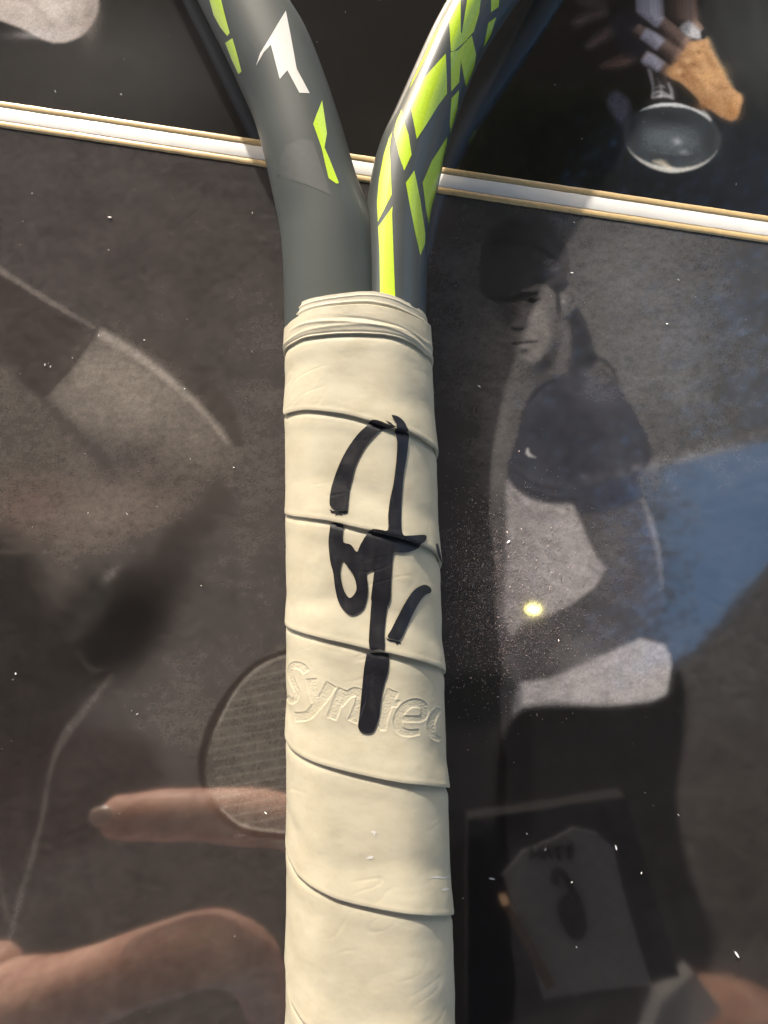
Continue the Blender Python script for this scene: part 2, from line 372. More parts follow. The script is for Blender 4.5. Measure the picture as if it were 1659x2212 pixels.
    # dark shirt, shoulder and sleeve
    p.fill(B([(860, 695), (940, 780), (1010, 900), (1060, 1000), (1095, 1120), (1080, 1170), (1020, 1220), (1045, 1300), (960, 1365), (860, 1395), (750, 1400), (720, 1340), (620, 1345), (520, 1320), (450, 1280), (400, 1220), (410, 1150), (440, 1050), (480, 900), (510, 830), (560, 770), (640, 740), (700, 720), (780, 690)]), (63, 62, 67), 0.4, 0.98, False)
    p.fill(B([(770, 720), (850, 690), (900, 740), (920, 770), (840, 770)]), (90, 86, 85), 0.6, 0.9)
    p.glow(1290, 850, 50, 34, (88, 87, 90), 0.75, -0.7); p.glow(1330, 960, 40, 60, (80, 79, 83), 0.5)
    p.glow(1230, 940, 70, 70, (52, 51, 57), 0.7); p.glow(1330, 1070, 50, 26, (54, 53, 60), 0.6)
    p.line(B([(780, 650), (840, 650), (900, 690), (940, 770)]), [6, 9, 7, 4], (44, 43, 46), 0.4, 0.7)
    p.line(B([(500, 860), (560, 790), (650, 745)]), [3, 6, 3], (46, 45, 48), 0.3, 0.8)
    p.line(B([(1050, 1000), (1085, 1100), (1040, 1190), (1000, 1230)]), [4, 10, 8, 4], (50, 49, 54), 0.5, 0.7)
    p.line(B([(720, 1340), (700, 1250), (760, 1180), (860, 1150)]), [5, 5, 6, 3], (48, 47, 52), 0.5, 0.7)
    for k in range(5): p.line(B([(425+8*k, 1150+25*k), (500, 1215+24*k), (620, 1260+20*k), (720, 1280+16*k)]), [3, 7, 7, 3], (88, 85, 86) if k % 2 == 0 else (50, 48, 52), 0.45, 0.55)
    for k in range(4): p.line(B([(760, 900+60*k), (880, 880+70*k), (1000, 930+60*k)]), [3, 8, 3], (74, 73, 78) if k % 2 else (54, 53, 58), 0.9, 0.5)
    p.line(B([(755, 1402), (860, 1396), (960, 1366), (1046, 1302)]), [5, 7, 7, 4], (42, 41, 46), 0.35, 0.7)
    p.fill(B([(498, 1075), (490, 1105), (500, 1122), (545, 1128), (512, 1108), (505, 1085)]), (186, 181, 176), 0.18, 0.95, False)
    # arm crossing the waist
    p.fill(B([(755, 1402), (960, 1368), (1052, 1308), (1110, 1480), (1140, 1650), (1158, 1800), (1152, 1870), (1100, 1930), (1000, 2000), (880, 2080), (760, 2150), (600, 2210), (430, 2240), (400, 2080), (480, 1960), (600, 1895), (720, 1835), (830, 1750), (890, 1662), (830, 1580), (790, 1480)]), (80, 76, 76), 0.4, 0.96, False)
    p.glow(1330, 1190, 34, 60, (98, 93, 91), 0.65); p.glow(1360, 1340, 60, 34, (64, 61, 62), 0.7)
    p.glow(1240, 1400, 90, 24, (100, 95, 93), 0.6, 0.45); p.glow(1150, 1455, 70, 22, (68, 64, 65), 0.6, 0.3)
    p.line(B([(900, 1660), (960, 1760), (960, 1850)]), [4, 10, 4], (70, 67, 71), 0.8, 0.6)
    p.line(B([(1055, 1325), (1095, 1440), (1130, 1580), (1150, 1760)]), [6, 12, 9, 5], (150, 146, 147), 0.45, 0.6)
    # hem of the white shirt
    p.fill(C([(1160, 20), (1190, 70), (1195, 130), (1175, 265), (1090, 310), (900, 326), (700, 333), (485, 336), (440, 405), (415, 300), (460, 205), (600, 185), (760, 120), (900, 55), (1040, -10)]), (158, 152, 149), 0.4, 0.97, False)
    p.glow(1290, 1440, 70, 30, (158, 152, 150), 0.5)
    for k in range(6): p.line(C([(560+95*k, 190-28*k), (600+95*k, 250-18*k), (590+95*k, 320)]), [3, 6, 3], (124, 119, 119) if k % 2 else (160, 154, 152), 0.5, 0.5)
    p.line(C([(430, 200), (470, 250), (455, 330)]), [4, 6, 4], (110, 105, 104), 0.35, 0.7)
    # trousers and shadow side
    p.fill([(1135, 1530), (1330, 1526), (1440, 1505), (1458, 1440), (1482, 1500), (1475, 1620), (1462, 1720), (1480, 1850), (1515, 1960), (1535, 2040), (1510, 2110), (1440, 2110), (1300, 2060), (1200, 2000), (1120, 1900), (1080, 1750), (1085, 1620)], (27, 26, 27), 0.7, 0.97)
    p.fill([(1085, 1600), (1140, 1540), (1150, 1700), (1140, 1820), (1085, 1840), (1070, 1740)], (20, 19, 21), 0.8, 0.8)
    p.fill([(900, 1900), (1080, 1800), (1300, 1900), (1500, 1950), (1540, 2040), (1500, 2130), (1400, 2300), (900, 2300)], (30, 29, 30), 1.6, 0.9)
    p.fill([(960, 1470), (1070, 1450), (1120, 1480), (1110, 1540), (1060, 1570), (970, 1560)], (44, 43, 45), 0.9, 0.8)
    return p.a
def paint_upper():
    p = Paint((27, 26, 25))
    p.glow(260, 140, 330, 190, (70, 68, 66), 0.95)  # reflected veil at the upper left, painted into the print
    p.glow(60, 180, 200, 140, (64, 61, 58), 0.6)
    p.glow(830, 300, 200, 120, (38, 37, 35), 0.8)
    p.glow(1640, 90, 160, 200, (64, 66, 66), 0.9)
    p.glow(1640, 400, 220, 160, (38, 40, 46), 0.8)  # bluish sky reflection painted into the print
    # pale sleeve at the corner
    p.fill([(-120, -120), (215, -120), (214, 0), (205, 40), (180, 75), (140, 92), (105, 90), (55, 66), (0, 45), (-120, 10)], (190, 178, 168), 0.3, 1.0)
    p.glow(120, 10, 60, 50, (204, 194, 186), 0.6); p.glow(195, 30, 20, 60, (150, 138, 130), 0.7); p.glow(90, 75, 60, 10, (214, 206, 204), 0.6)
    p.line([(20, 48), (70, 62), (110, 86)], [4, 8, 4], (196, 186, 180), 0.4, 0.6)
    p.line([(150, -20), (160, 30), (140, 80)], [6, 12, 4], (158, 146, 138), 0.7, 0.6)
    p.line([(40, -20), (90, 30), (120, 70)], [6, 10, 4], (160, 149, 141), 0.6, 0.6)
    # hands on the stem of a trophy
    A = lambda l: [((1350+x/2.91)*0.864, (y/2.91)*0.864) for x, y in l]
    for l, c in (([(230, 150), (330, 90), (440, 55), (500, 80), (470, 130), (380, 150), (280, 200)], (112, 92, 84)), ([(330, 330), (420, 240), (500, 190), (550, 210), (520, 270), (420, 330), (350, 370)], (122, 98, 88)), ([(430, 480), (540, 420), (660, 390), (710, 410), (680, 460), (590, 490), (500, 500)], (128, 96, 84)), ([(260, 20), (400, -20), (520, -20), (500, 40), (380, 60)], (98, 80, 74))):
        p.fill(A(l), c, 0.6, 0.85)
        q = A(l); p.line([q[0], q[2]], [4, 6], (64, 52, 48), 0.5, 0.6, False)
    p.fill(A([(520, 120), (700, 90), (800, 250), (780, 420), (640, 420), (540, 300)]), (46, 44, 52), 1.0, 0.8)
    for l, w in (([(700, 110), (800, 140), (790, 160)], 6), ([(640, 200), (740, 250), (760, 300)], 6)): p.line(A(l), [3, w, 3], (120, 118, 126), 0.3, 0.7)
    SKD = (150, 124, 110); TAPE = (206, 203, 212)  # finger tones painted lighter to offset the racket's cast shadow
    FN = [([(850, -30), (960, 60), (1080, 150), (1150, 240)], [26, 30, 32, 34]), ([(720, 50), (850, 140), (980, 250), (1090, 360)], [24, 30, 32, 36]), ([(690, 200), (830, 290), (950, 370), (1060, 480)], [22, 30, 32, 38]), ([(750, 400), (850, 470), (940, 540)], [24, 30, 34])]
    for l, w in FN:
        q = A(l); p.line(q, w, SKD, 0.4, 0.95)
        p.line([(x-7, y+9) for x, y in q], [10, 12, 10], (58, 48, 44), 0.6, 0.75)
        p.line([(x+6, y-8) for x, y in q], [5, 7, 5], (164, 136, 118), 0.5, 0.5)
    for l, w in (([(720, 40), (800, 100), (880, 165)], [24, 30, 30]), ([(750, 240), (820, 280), (880, 330)], [26, 30, 30]), ([(760, 410), (820, 450), (880, 500)], [26, 31, 32])):
        q = A(l); p.line(q, w, TAPE, 0.35, 0.92); p.line([(x-6, y+8) for x, y in q], [6, 9, 6], (124, 120, 130), 0.5, 0.7)
        p.line([(q[1][0]-8, q[1][1]-10), (q[1][0]+6, q[1][1]+12)], [2, 2], (120, 116, 126), 0.25, 0.6, False)
    p.fill(A([(1080, 310), (1170, 285), (1222, 268), (1245, 345), (1300, 450), (1360, 570), (1405, 640), (1472, 690), (1476, 745), (1432, 862), (1390, 880), (1320, 852), (1240, 800), (1180, 765), (1130, 700), (1080, 648), (1020, 600), (950, 568), (905, 520), (930, 490), (1010, 440), (1040, 380)]), (198, 152, 108), 0.35, 1.0, False)
    for x, y, rx, ry, c, al in ((1150, 380, 60, 50, (222, 176, 122), .7), (1250, 560, 120, 60, (214, 166, 112), .6), (1040, 470, 40, 60, (166, 120, 80), .6), (1130, 470, 50, 30, (180, 132, 88), .6), (1400, 800, 60, 60, (190, 138, 90), .7), (1200, 760, 90, 40, (160, 112, 72), .6), (1000, 540, 50, 30, (186, 138, 92), .6), (1440, 720, 40, 30, (226, 178, 126), .5)):
        (X, Y), = A([(x, y)]); p.glow(X, Y, rx*0.3, ry*0.3, c, al, 0.5)
    for l in ([(1100, 350), (1130, 420), (1180, 470)], [(1180, 330), (1230, 430), (1290, 520)], [(1230, 600), (1300, 640), (1370, 650)], [(1060, 520), (1130, 580), (1200, 640)]): p.line(A(l), [2, 5, 2], (132, 90, 54), 0.5, 0.7)
    p.line(A([(1222, 270), (1300, 450), (1405, 640)]), [5, 7, 5], (236, 198, 150), 0.5, 0.6)
    p.fill(A([(900, 500), (1000, 440), (1080, 330), (1120, 360), (1090, 470), (1120, 560), (1180, 640), (1240, 790), (1130, 700), (1020, 600)]), (132, 92, 60), 1.3, 0.5)
    for (x, y) in ((1120, 350), (1075, 440), (1010, 520)):
        (X, Y), = A([(x, y)]); p.glow(X, Y, 9, 8, (226, 184, 136), 0.7); p.glow(X+10, Y+9, 7, 6, (128, 88, 56), 0.6)
    p.line(A([(1130, 380), (1200, 480), (1290, 600)]), [3, 6, 3], (224, 180, 130), 0.5, 0.6); p.line(A([(1085, 460), (1170, 560), (1260, 660)]), [3, 6, 3], (218, 172, 122), 0.5, 0.6)
    p.line(A([(1330, 700), (1380, 760), (1400, 850)]), [4, 7, 4], (142, 98, 62), 0.6, 0.6); p.line(A([(1250, 700), (1330, 740), (1420, 730)]), [2, 4, 2], (150, 106, 68), 0.5, 0.6)
    p.fill(A([(1180, 765), (1240, 800), (1320, 852), (1390, 880), (1432, 862), (1440, 820), (1340, 810), (1240, 750)]), (140, 98, 64), 0.9, 0.6)
    p.fill(A([(1020, 190), (1090, 150), (1140, 200), (1180, 230), (1190, 280), (1100, 275), (1040, 240)]), (206, 202, 200), 0.35, 0.96)
    p.line(A([(1050, 180), (1080, 230), (1110, 270)]), [2, 4, 2], (140, 136, 136), 0.3, 0.6)
    p.fill(A([(1168, 225), (1195, 225), (1200, 285), (1172, 285)]), (26, 26, 26), 0.25, 0.9, False)
    p.line(A([(1080, 130), (1140, 70), (1200, 50), (1250, -20)]), [8, 10, 12, 8], (112, 112, 112), 0.5, 0.75)
    p.line(A([(1240, 115), (1350, 105), (1470, 125)]), [3, 5, 5], (122, 120, 118), 0.35, 0.6)
    p.fill(A([(1370, -60), (1500, -60), (1470, 60), (1440, 80), (1400, 40)]), (134, 112, 94), 0.6, 0.8)
    # trophy stem and foot
    p.fill(A([(775, 480), (860, 530), (940, 590), (970, 640), (985, 730), (800, 735), (810, 660)]), (58, 53, 53), 0.4, 0.95)
    for l, w, c in (([(790, 500), (815, 580), (825, 650), (815, 720)], [9, 8, 6, 5], 168), ([(850, 560), (880, 640), (880, 710)], [3, 5, 6], 150), ([(930, 600), (955, 660), (965, 720)], [4, 6, 4], 176), ([(830, 540), (850, 620), (845, 700)], [3, 6, 5], 60), ([(905, 600), (925, 660), (930, 720)], [5, 7, 5], 44),
                    ([(810, 690), (850, 668), (900, 676), (960, 700)], [2, 5, 4, 2], 208), ([(812, 715), (870, 700), (930, 702), (975, 722)], [3, 5, 5, 3], 226), ([(830, 640), (880, 625), (920, 640)], [2, 3, 2], 200)):
        p.line(A(l), w, (c, c-4, c-5), 0.28, 0.8)
    p.fill(A([(720, 745), (800, 725), (900, 720), (980, 735), (1060, 770), (980, 775), (860, 770), (760, 785)]), (42, 41, 42), 0.4, 0.9)
    el = lambda cx, cy, rx, ry, t0, t1, m, rot=0.10: [(cx+rx*math.cos(t)*math.cos(rot)-ry*math.sin(t)*math.sin(rot), cy+rx*math.cos(t)*math.sin(rot)+ry*math.sin(t)*math.cos(rot)) for t in np.linspace(t0, t1, m)]
    p.fill(A(el(960, 1000, 352, 238, 0, 6.283, 40)[:-1]), (62, 65, 67), 0.45, 0.97, False)
    (X, Y), = A([(960, 1010)]); p.glow(X, Y, 78, 36, (100, 106, 108), 0.85, -0.1)
    (X, Y), = A([(900, 850)]); p.glow(X, Y, 64, 18, (40, 41, 42), 0.75, -0.1)
    (X, Y), = A([(1230, 1000)]); p.glow(X, Y, 20, 46, (48, 50, 51), 0.6); (X, Y), = A([(680, 960)]); p.glow(X, Y, 20, 44, (44, 45, 46), 0.6)
    p.line(A(el(960, 985, 300, 170, 0.5, 2.7, 20)), [2, 9, 10, 8, 2], (52, 54, 56), 0.6, 0.6)
    p.line(A(el(955, 1060, 220, 60, 0.3, 2.8, 14)), [1, 3, 3, 1], (120, 124, 126), 0.35, 0.5)
    p.line(A(el(960, 1000, 352, 238, 3.9, 5.6, 24)), [2, 6, 9, 9, 5, 7, 3], (226, 226, 222), 0.2, 0.92)
    p.line(A(el(960, 1000, 348, 236, 0.25, 2.75, 30)), [1, 3, 6, 9, 13, 11, 7, 3, 1], (214, 210, 198), 0.24, 0.9)
    p.line(A(el(960, 1000, 346, 234, 2.7, 3.9, 14)), [2, 3, 3, 2], (104, 104, 102), 0.4, 0.6)
    p.line(A(el(960, 1000, 346, 234, -0.7, 0.3, 14)), [3, 2, 3, 2], (110, 112, 112), 0.4, 0.6)
    p.line(A([(820, 1170), (900, 1195), (960, 1230)]), [3, 8, 3], (246, 230, 198), 0.4, 0.9)
    p.line(A([(860, 1160), (890, 1175), (920, 1170)]), [3, 5, 2], (196, 180, 150), 0.35, 0.7)
    (X, Y), = A([(1000, 1030)]); p.glow(X, Y, 9, 8, (168, 170, 170), 0.8); (X, Y), = A([(1045, 1105)]); p.glow(X, Y, 10, 6, (142, 144, 144), 0.7)
    p.line(A(el(960, 1010, 250, 150, 3.4, 5.9, 24)), [2, 10, 16, 10, 2], (50, 53, 55), 0.9, 0.6)
    p.line(A(el(960, 1040, 280, 150, 0.4, 1.4, 12)), [2, 6, 2], (112, 116, 118), 0.6, 0.6)
    p.line(A([(1180, 800), (1215, 840), (1245, 885)]), [4, 8, 3], (190, 188, 182), 0.3, 0.8)
    p.fill([(1310, 215), (1330, 195), (1362, 225), (1350, 268), (1335, 262), (1318, 240)], (96, 94, 108), 0.6, 0.85)
    return p.a
GAIN = 0.86     # print tones -> albedo (what the tone shows in full sun)
def print_sheet(name, paint, poly_test, label, tex):
    """one flat sheet; fine mesh where the picture has detail"""
    fine = 0.3
    xs = np.concatenate([[-260, -200, -150, -122], np.arange(-105, 105.01, fine), [122, 150, 200, 260]])
    ya, yb = poly_test
    fy0, fy1 = max(ya, -132), min(yb, 140)
    ys = np.concatenate([[v for v in (-340, -280, -220, -170) if v > ya - 1e-6 and v < fy0-5], np.arange(fy0, fy1+1e-6, fine), [v for v in (170, 220, 280, 340) if v > fy1+5 and v <= yb+1e-6]])
    XX, YY = np.meshgrid(xs, ys, indexing='ij')
    # the dividing edge runs slightly askew: shear the sheet so its edge follows it
    edge = tex['edge']; k = tex['side']
    Yw = np.where(np.abs(YY-edge[1]) < 400, YY + edge[0]*XX, YY)
    V = np.stack([XX, Yw, np.zeros_like(XX)], -1).reshape(-1, 3)
    ii = np.clip(((Yw-Y0)/RES-0.5), 0, NY-1.001); jj = np.clip(((XX-X0)/RES-0.5), 0, NX-1.001)
    i0 = ii.astype(int); j0 = jj.astype(int); fi = (ii-i0)[..., None]; fj = (jj-j0)[..., None]
    c = (paint[i0, j0]*(1-fi)*(1-fj)+paint[i0+1, j0]*fi*(1-fj)+paint[i0, j0+1]*(1-fi)*fj+paint[i0+1, j0+1]*fi*fj)
    mott = 1 + tex['mottle']*(fbm(XX/9, Yw/7, 4, 3)*0.8+fbm(XX/2.2+9, Yw/1.4, 3, 31)*0.7)+0.55*tex['mottle']*fbm(XX/1.1, Yw/0.8, 2, 77)+0.035*RNG.normal(0, 1, XX.shape)
    c = lin(np.clip(c*mott[..., None], 3, 255))*GAIN*np.array((0.97, 1.0, 1.06))
    me = mesh(name, V, grid_faces(len(xs), len(ys)), M_PRINT, None, False, label, "photo print")
    at_ = me.data.color_attributes.new("ink", 'FLOAT_COLOR', 'POINT')
    rgba = np.concatenate([c.reshape(-1, 3), np.ones((c.size//3, 1))], 1)
    at_.data.foreach_set("color", rgba.astype(np.float32).ravel())
    return me

# the divider: gold / white / gold lines of the mat, slightly askew
eTL, eTR = at(0, 217), at(1659, 470)      # top edge of the upper gold line
eBL, eBR = at(0, 277), at(1659, 523)      # bottom edge of the lower gold line
slope = ((eTR-eTL)[1]/(eTR-eTL)[0] + (eBR-eBL)[1]/(eBR-eBL)[0])/2
topY = (eTL[1]-slope*eTL[0] + eTR[1]-slope*eTR[0])/2
botY = (eBL[1]-slope*eBL[0] + eBR[1]-slope*eBR[0])/2
lower = print_sheet("photo_print", paint_lower(), (-340.0, botY),
    "large grey print of a standing sportsman and a giant forearm, behind the grip", dict(edge=(slope, 0), side=-1, mottle=0.14))
upper = print_sheet("photo_print", paint_upper(), (topY, 340.0),
    "black print showing hands holding a silver trophy, above the gold and white line", dict(edge=(slope, 0), side=1, mottle=0.08))
div = empty("mat_divider", (0, 0, 0), "gold and white mat line running askew behind the racket throat", "mat line")
def strip(name, ya, yb, z, mat):
    xs = np.linspace(-260, 260, 360); pts = []
    # slightly raised, bevelled strip
    prof = [(ya, 0.0), (ya-0.12, z*0.8), (ya-0.3, z), (yb+0.3, z), (yb+0.12, z*0.8), (yb, 0.0)]
    for x in xs:
        for q_, (y, zz) in enumerate(prof): pts.append((x, y+slope*x+0.05*float(vnoise(np.array([x*0.9]), np.array([y*3.0+q_*.2]), 5)[0]), zz))
    return mesh(name, pts, grid_faces(360, 6), mat, div, False)
hgt = topY-botY
strip("gold_line", topY, topY-hgt*0.235, 0.5, M_GOLD)
strip("white_band", topY-hgt*0.235-0.02, topY-hgt*0.775, 0.35, M_WHITE)
strip("gold_line", topY-hgt*0.775-0.02, botY, 0.5, M_GOLD)
def box_mesh(x0, x1, y0, y1, z0, z1):
    v = [(x, y, z) for z in (z0, z1) for y in (y0, y1) for x in (x0, x1)]
    f = [(0, 2, 3, 1), (4, 5, 7, 6), (0, 1, 5, 4), (2, 6, 7, 3), (0, 4, 6, 2), (1, 3, 7, 5)]
    return v, f
v, f = box_mesh(-262, 262, -380, 380, -12, -0.6)
mesh("display_board", v, f, M_BOARD, None, False, "black backing board that carries both prints and the racket", "board")
v, f = box_mesh(-9000, 9000, -9000, 9000, -90, -12.5)
mesh("ground", v, f, M_GROUND, None, False, kind="structure")  # unseen ground, kept pale to bounce sun up onto the mirrored things

# ------------------------------------------------------------------ racket
racket = empty("tennis_racket", (0, 0, 0), "dark grey and lime tennis racket with a signed cream taped grip, mounted on the prints", "racket")
ZC = 17.0
def tube_geo(Lp, Rp, depth, nseg=96, nstep=150, p=2.5, top_shift=0.0):
    """sweep of a rounded section; Lp / Rp are its two outlines, read on the height of its axis"""
    L = crom(Lp, 24); Rr = crom(Rp, 24)
    def resample(P, m):
        d = np.concatenate([[0], np.cumsum(np.linalg.norm(np.diff(P, axis=0), axis=1))])
        t = np.linspace(0, d[-1], m); return np.stack([np.interp(t, d, P[:, 0]), np.interp(t, d, P[:, 1])], -1)
    L = resample(L, nstep); Rr = resample(Rr, nstep)
    A = at(L[:, 0], L[:, 1], ZC); B = at(Rr[:, 0], Rr[:, 1], ZC)
    Cc = (A+B)/2; hw = (B-A)/2
    th = np.linspace(0, 2*np.pi, nseg, endpoint=False)
    c, s = np.cos(th), np.sin(th)
    r = (np.abs(c)**p+np.abs(s)**p)**(-1/p)
    V = Cc[:, None, :] + hw[:, None, :]*(c*r)[None, :, None]
    dd = np.asarray(depth if np.ndim(depth) else np.full(nstep, depth))
    V[..., 2] = ZC + (s*r)[None, :]*dd[:, None]
    m = V.shape[0]
    V = V.transpose(1, 0, 2).reshape(-1, 3)
    return V, grid_faces(nseg, m, True)[:, ::-1]
LL = [(-330, -1500), (-70, -1000), (150, -560), (310, -240), (428, 0), (484, 112), (518, 186), (546, 250), (570, 333), (594, 440), (610, 527), (616, 640), (618, 760)]
LR = [(-100, -1580), (130, -1060), (340, -600), (500, -270), (619, 0), (667, 85), (700, 165), (739, 280), (770, 385), (795, 450), (822, 520), (838, 640), (840, 760)]
RL = [(1660, -1580), (1450, -1060), (1260, -600), (1085, -230), (978, 0), (925, 100), (882, 193), (847, 270), (819, 330), (800, 400), (788, 500), (782, 640), (780, 760)]
RR = [(1860, -1480), (1640, -960), (1440, -520), (1260, -220), (1108, 0), (1062, 70), (1036, 120), (1005, 195), (972, 295), (948, 395), (928, 490), (921, 640), (920, 760)]
vl, fl = tube_geo(LL, LR, 11.5, p=2.35)
vr, fr = tube_geo(RL, RR, 11.0, p=2.2)
fv = np.concatenate([vl, vr]); ff = np.concatenate([fl, fr+len(vl)])
frame = mesh("racket_frame", fv, ff, M_FRAME, racket)
frame.data.materials.append(M_FRAME_GLOSS)
frame.data.polygons.foreach_set("material_index", [0]*len(fl)+[1]*len(fr))
bvh_frame = BVHTree.FromPolygons([Vector(p) for p in fv], [tuple(int(i) for i in q) for q in ff])

def conform(name, poly, bvh, mat, parent, off=0.05, step=6.0, smooth=False, per=6, hole=None):
    """paint film on a surface: a flat outline laid onto it along the sight line"""
    P = crom(poly, per, True) if smooth else np.asarray(poly, float)
    # densify outline
    Q = []
    for a, b in zip(P, np.roll(P, -1, 0)):
        k = max(1, int(np.linalg.norm(b-a)/step))
        for t in np.arange(k)/k: Q.append(a+(b-a)*t)
    Q = np.array(Q); nq = len(Q)
    lo, hi = Q.min(0), Q.max(0)
    GX, GY = np.meshgrid(np.arange(lo[0]+step/2, hi[0], step), np.arange(lo[1]+step/2, hi[1], step))
    G = np.stack([GX.ravel(), GY.ravel()], -1)
    pts = [Vector(q) for q in Q]+[Vector(q) for q in G]
    ed = [(i, (i+1) % nq) for i in range(nq)]
    if hole is not None:
        Hh = crom(hole, 4, True); b0 = len(pts)
        pts += [Vector(q) for q in Hh]; ed += [(b0+i, b0+(i+1) % len(Hh)) for i in range(len(Hh))]
    vv, ee, tri, _, _, _ = delaunay_2d_cdt(pts, ed, [list(range(nq))], 1, 1e-4)
    if hole is not None:
        def inside(q):
            r = False
            for (xa, ya), (xb, yb) in zip(Hh, np.roll(Hh, -1, 0)):
                if (ya > q[1]) != (yb > q[1]) and q[0] < (xb-xa)*(q[1]-ya)/(yb-ya)+xa: r = not r
            return r
        tri = [t for t in tri if not inside((sum(vv[i].x for i in t)/3, sum(vv[i].y for i in t)/3))]
    px = np.array([[q.x, q.y] for q in vv])
    D = rays(px[:, 0], px[:, 1]); co = []; ok = []
    for d in D:
        h, nr, _, _ = bvh.ray_cast(CAM, Vector(d))
        if h is None: co.append((0, 0, 0)); ok.append(False)
        else: co.append(tuple(h - Vector(d)*(off*1.3))); ok.append(True)
    fa = [t for t in tri if all(ok[i] for i in t)]
    use = sorted({i for t in fa for i in t}); ix = {u: k for k, u in enumerate(use)}
    if not fa: return None
    fa = [[ix[i] for i in t] for t in fa]; cc = [co[i] for i in use]
    # face the camera
    a, b, c_ = (np.array(cc[i]) for i in fa[0])
    if np.dot(np.cross(b-a, c_-a), CN-a) < 0: fa = [t[::-1] for t in fa]
    return mesh(name, cc, fa, mat, parent)
def src7(l): return [((860+x/2.91)*0.864, (y/2.91)*0.864) for x, y in l]
def src6(l): return [((460+x/2.91)*0.864, (y/2.91)*0.864) for x, y in l]
def srcz(l, ox, oy, s): return [((ox+x/s)*0.864, (oy+y/s)*0.864) for x, y in l]
conform("white_mark", src6([(741, 78), (775, 250), (820, 500), (915, 678), (840, 675), (752, 510), (697, 575), (632, 325), (580, 380), (524, 478), (555, 385), (620, 280), (690, 160)]), bvh_frame, M_DECALWHITE, frame)
conform("lime_mark", src6([(1005, 730), (1022, 840), (1040, 970), (1022, 1072), (1060, 1160), (1128, 1332), (1108, 1335), (1052, 1295), (1000, 1070), (940, 900), (965, 830)]), bvh_frame, M_GREEN, frame)
conform("dark_facet", src6([(740, 1060), (860, 1010), (940, 1030), (1070, 1420), (900, 1345), (680, 1280), (700, 1150)]), bvh_frame, M_FACET, frame, 0.03)  # darker matt part of the racket's paint pattern
GREENS = [
    src6([(170, -60), (255, -60), (300, 120), (332, 240), (315, 262), (265, 200), (215, 110)]),
    src6([(300, 312), (352, 278), (385, 390), (418, 520), (396, 540), (345, 430)]),
    src7([(362, 1500), (350, 1560), (372, 2160), (262, 2160), (258, 1840), (248, 1650)][1:] + [(354, 1500)]),
    src7([(350, 960), (333, 1080), (340, 1220), (348, 1415), (300, 1510), (246, 1615), (240, 1470), (255, 1300), (290, 1120), (325, 1010)]),
    src7([(420, 795), (436, 880), (470, 980), (492, 1125), (438, 1242), (400, 1130), (362, 960), (385, 870)]),
    src7([(512, 1240), (555, 1450), (592, 1700), (590, 1770), (556, 1858), (520, 1700), (480, 1500), (450, 1330)]),
    src7([(752, 995), (740, 1120), (715, 1240), (660, 1480), (618, 1630), (600, 1540), (572, 1330), (640, 1170)]),
    src7([(740, 390), (748, 560), (750, 680), (690, 760), (610, 890), (530, 1012), (515, 930), (485, 780), (540, 620), (640, 500)]),
    src7([(800, -10), (848, -10), (850, 235), (900, 285), (815, 360), (800, 372), (778, 372), (765, 150), (752, 110)]),
    src7([(905, -60), (1000, -60), (985, 90), (945, 230), (880, 300), (858, 240)]),
    src7([(930, 258), (962, 400), (950, 480), (888, 636), (850, 440), (838, 600), (780, 665), (776, 380), (830, 365)]),
    src7([(838, 655), (825, 790), (775, 970), (770, 890), (782, 715)]),
    src7([(1070, -60), (1135, -60), (1125, 50), (1070, 90)]),
    src7([(1108, 125), (1070, 250), (1015, 350), (1050, 165)]),
    src7([(742, 120), (700, 200), (600, 410), (475, 650), (500, 580), (640, 280), (725, 130)]),
]
for g in GREENS: conform("lime_mark", g, bvh_frame, M_GREEN, frame, 0.05, 2.6)

# ------------------------------------------------------------------ handle and its wraps
HL = [(620, 560), (612, 735), (610, 900), (612, 1100), (613, 1350), (613, 1600), (613, 1850), (612, 2100), (611, 2212), (608, 2700)]
HR = [(930, 560), (936, 735), (947, 900), (953, 1100), (962, 1350), (971, 1600), (980, 1850), (989, 2100), (993, 2212), (1010, 2700)]
ZH = 17.0
def h_edges(py):
    lx = np.interp(py, [a[1] for a in HL], [a[0] for a in HL]); rx = np.interp(py, [a[1] for a in HR], [a[0] for a in HR])
    return lx, rx
_py = np.linspace(560, 2700, 400); _l, _r = h_edges(_py)
_A = at(_l, _py, ZH); _B = at(_r, _py, ZH)
_yw = (_A[:, 1]+_B[:, 1])/2
def axis_x(y): return np.interp(-y, -_yw, (_A[:, 0]+_B[:, 0])/2)
def half_w(y): return np.interp(-y, -_yw, (_B[:, 0]-_A[:, 0])/2)
HB = 14.2
def radius(th, y, inset=0.0):
    a = half_w(y)-inset; b = HB-inset; c, s = np.abs(np.cos(th)), np.abs(np.sin(th)); p = 11.0
    k = a+b-7.2
    return ((c/a)**p+(s/b)**p+((c+s)/k)**p)**(-1/p)
def on_handle(th, y, off=0.0):
    r = radius(th, y, 0.75)+off
    return np.stack([axis_x(y)+r*np.cos(th), y, ZH+r*np.sin(th)], -1)
def pix_to_thy(px, py):
    px = np.asarray(px, float); py = np.asarray(py, float); z = np.full(px.shape, ZH+HB)
    for _ in range(12):
        P = at(px, py, z); u = (P[:, 0]-axis_x(P[:, 1]))/(half_w(P[:, 1])-0.3)
        th = np.arccos(np.clip(u, -1, 1))
        for _ in range(8):      # solve r cos(th) = x
            r = radius(th, P[:, 1], 0.4); th = np.arccos(np.clip((P[:, 0]-axis_x(P[:, 1]))/r, -1, 1))
        z = 0.5*z+0.5*(ZH+radius(th, P[:, 1], 0.4)*np.sin(th))
    return th, P[:, 1]
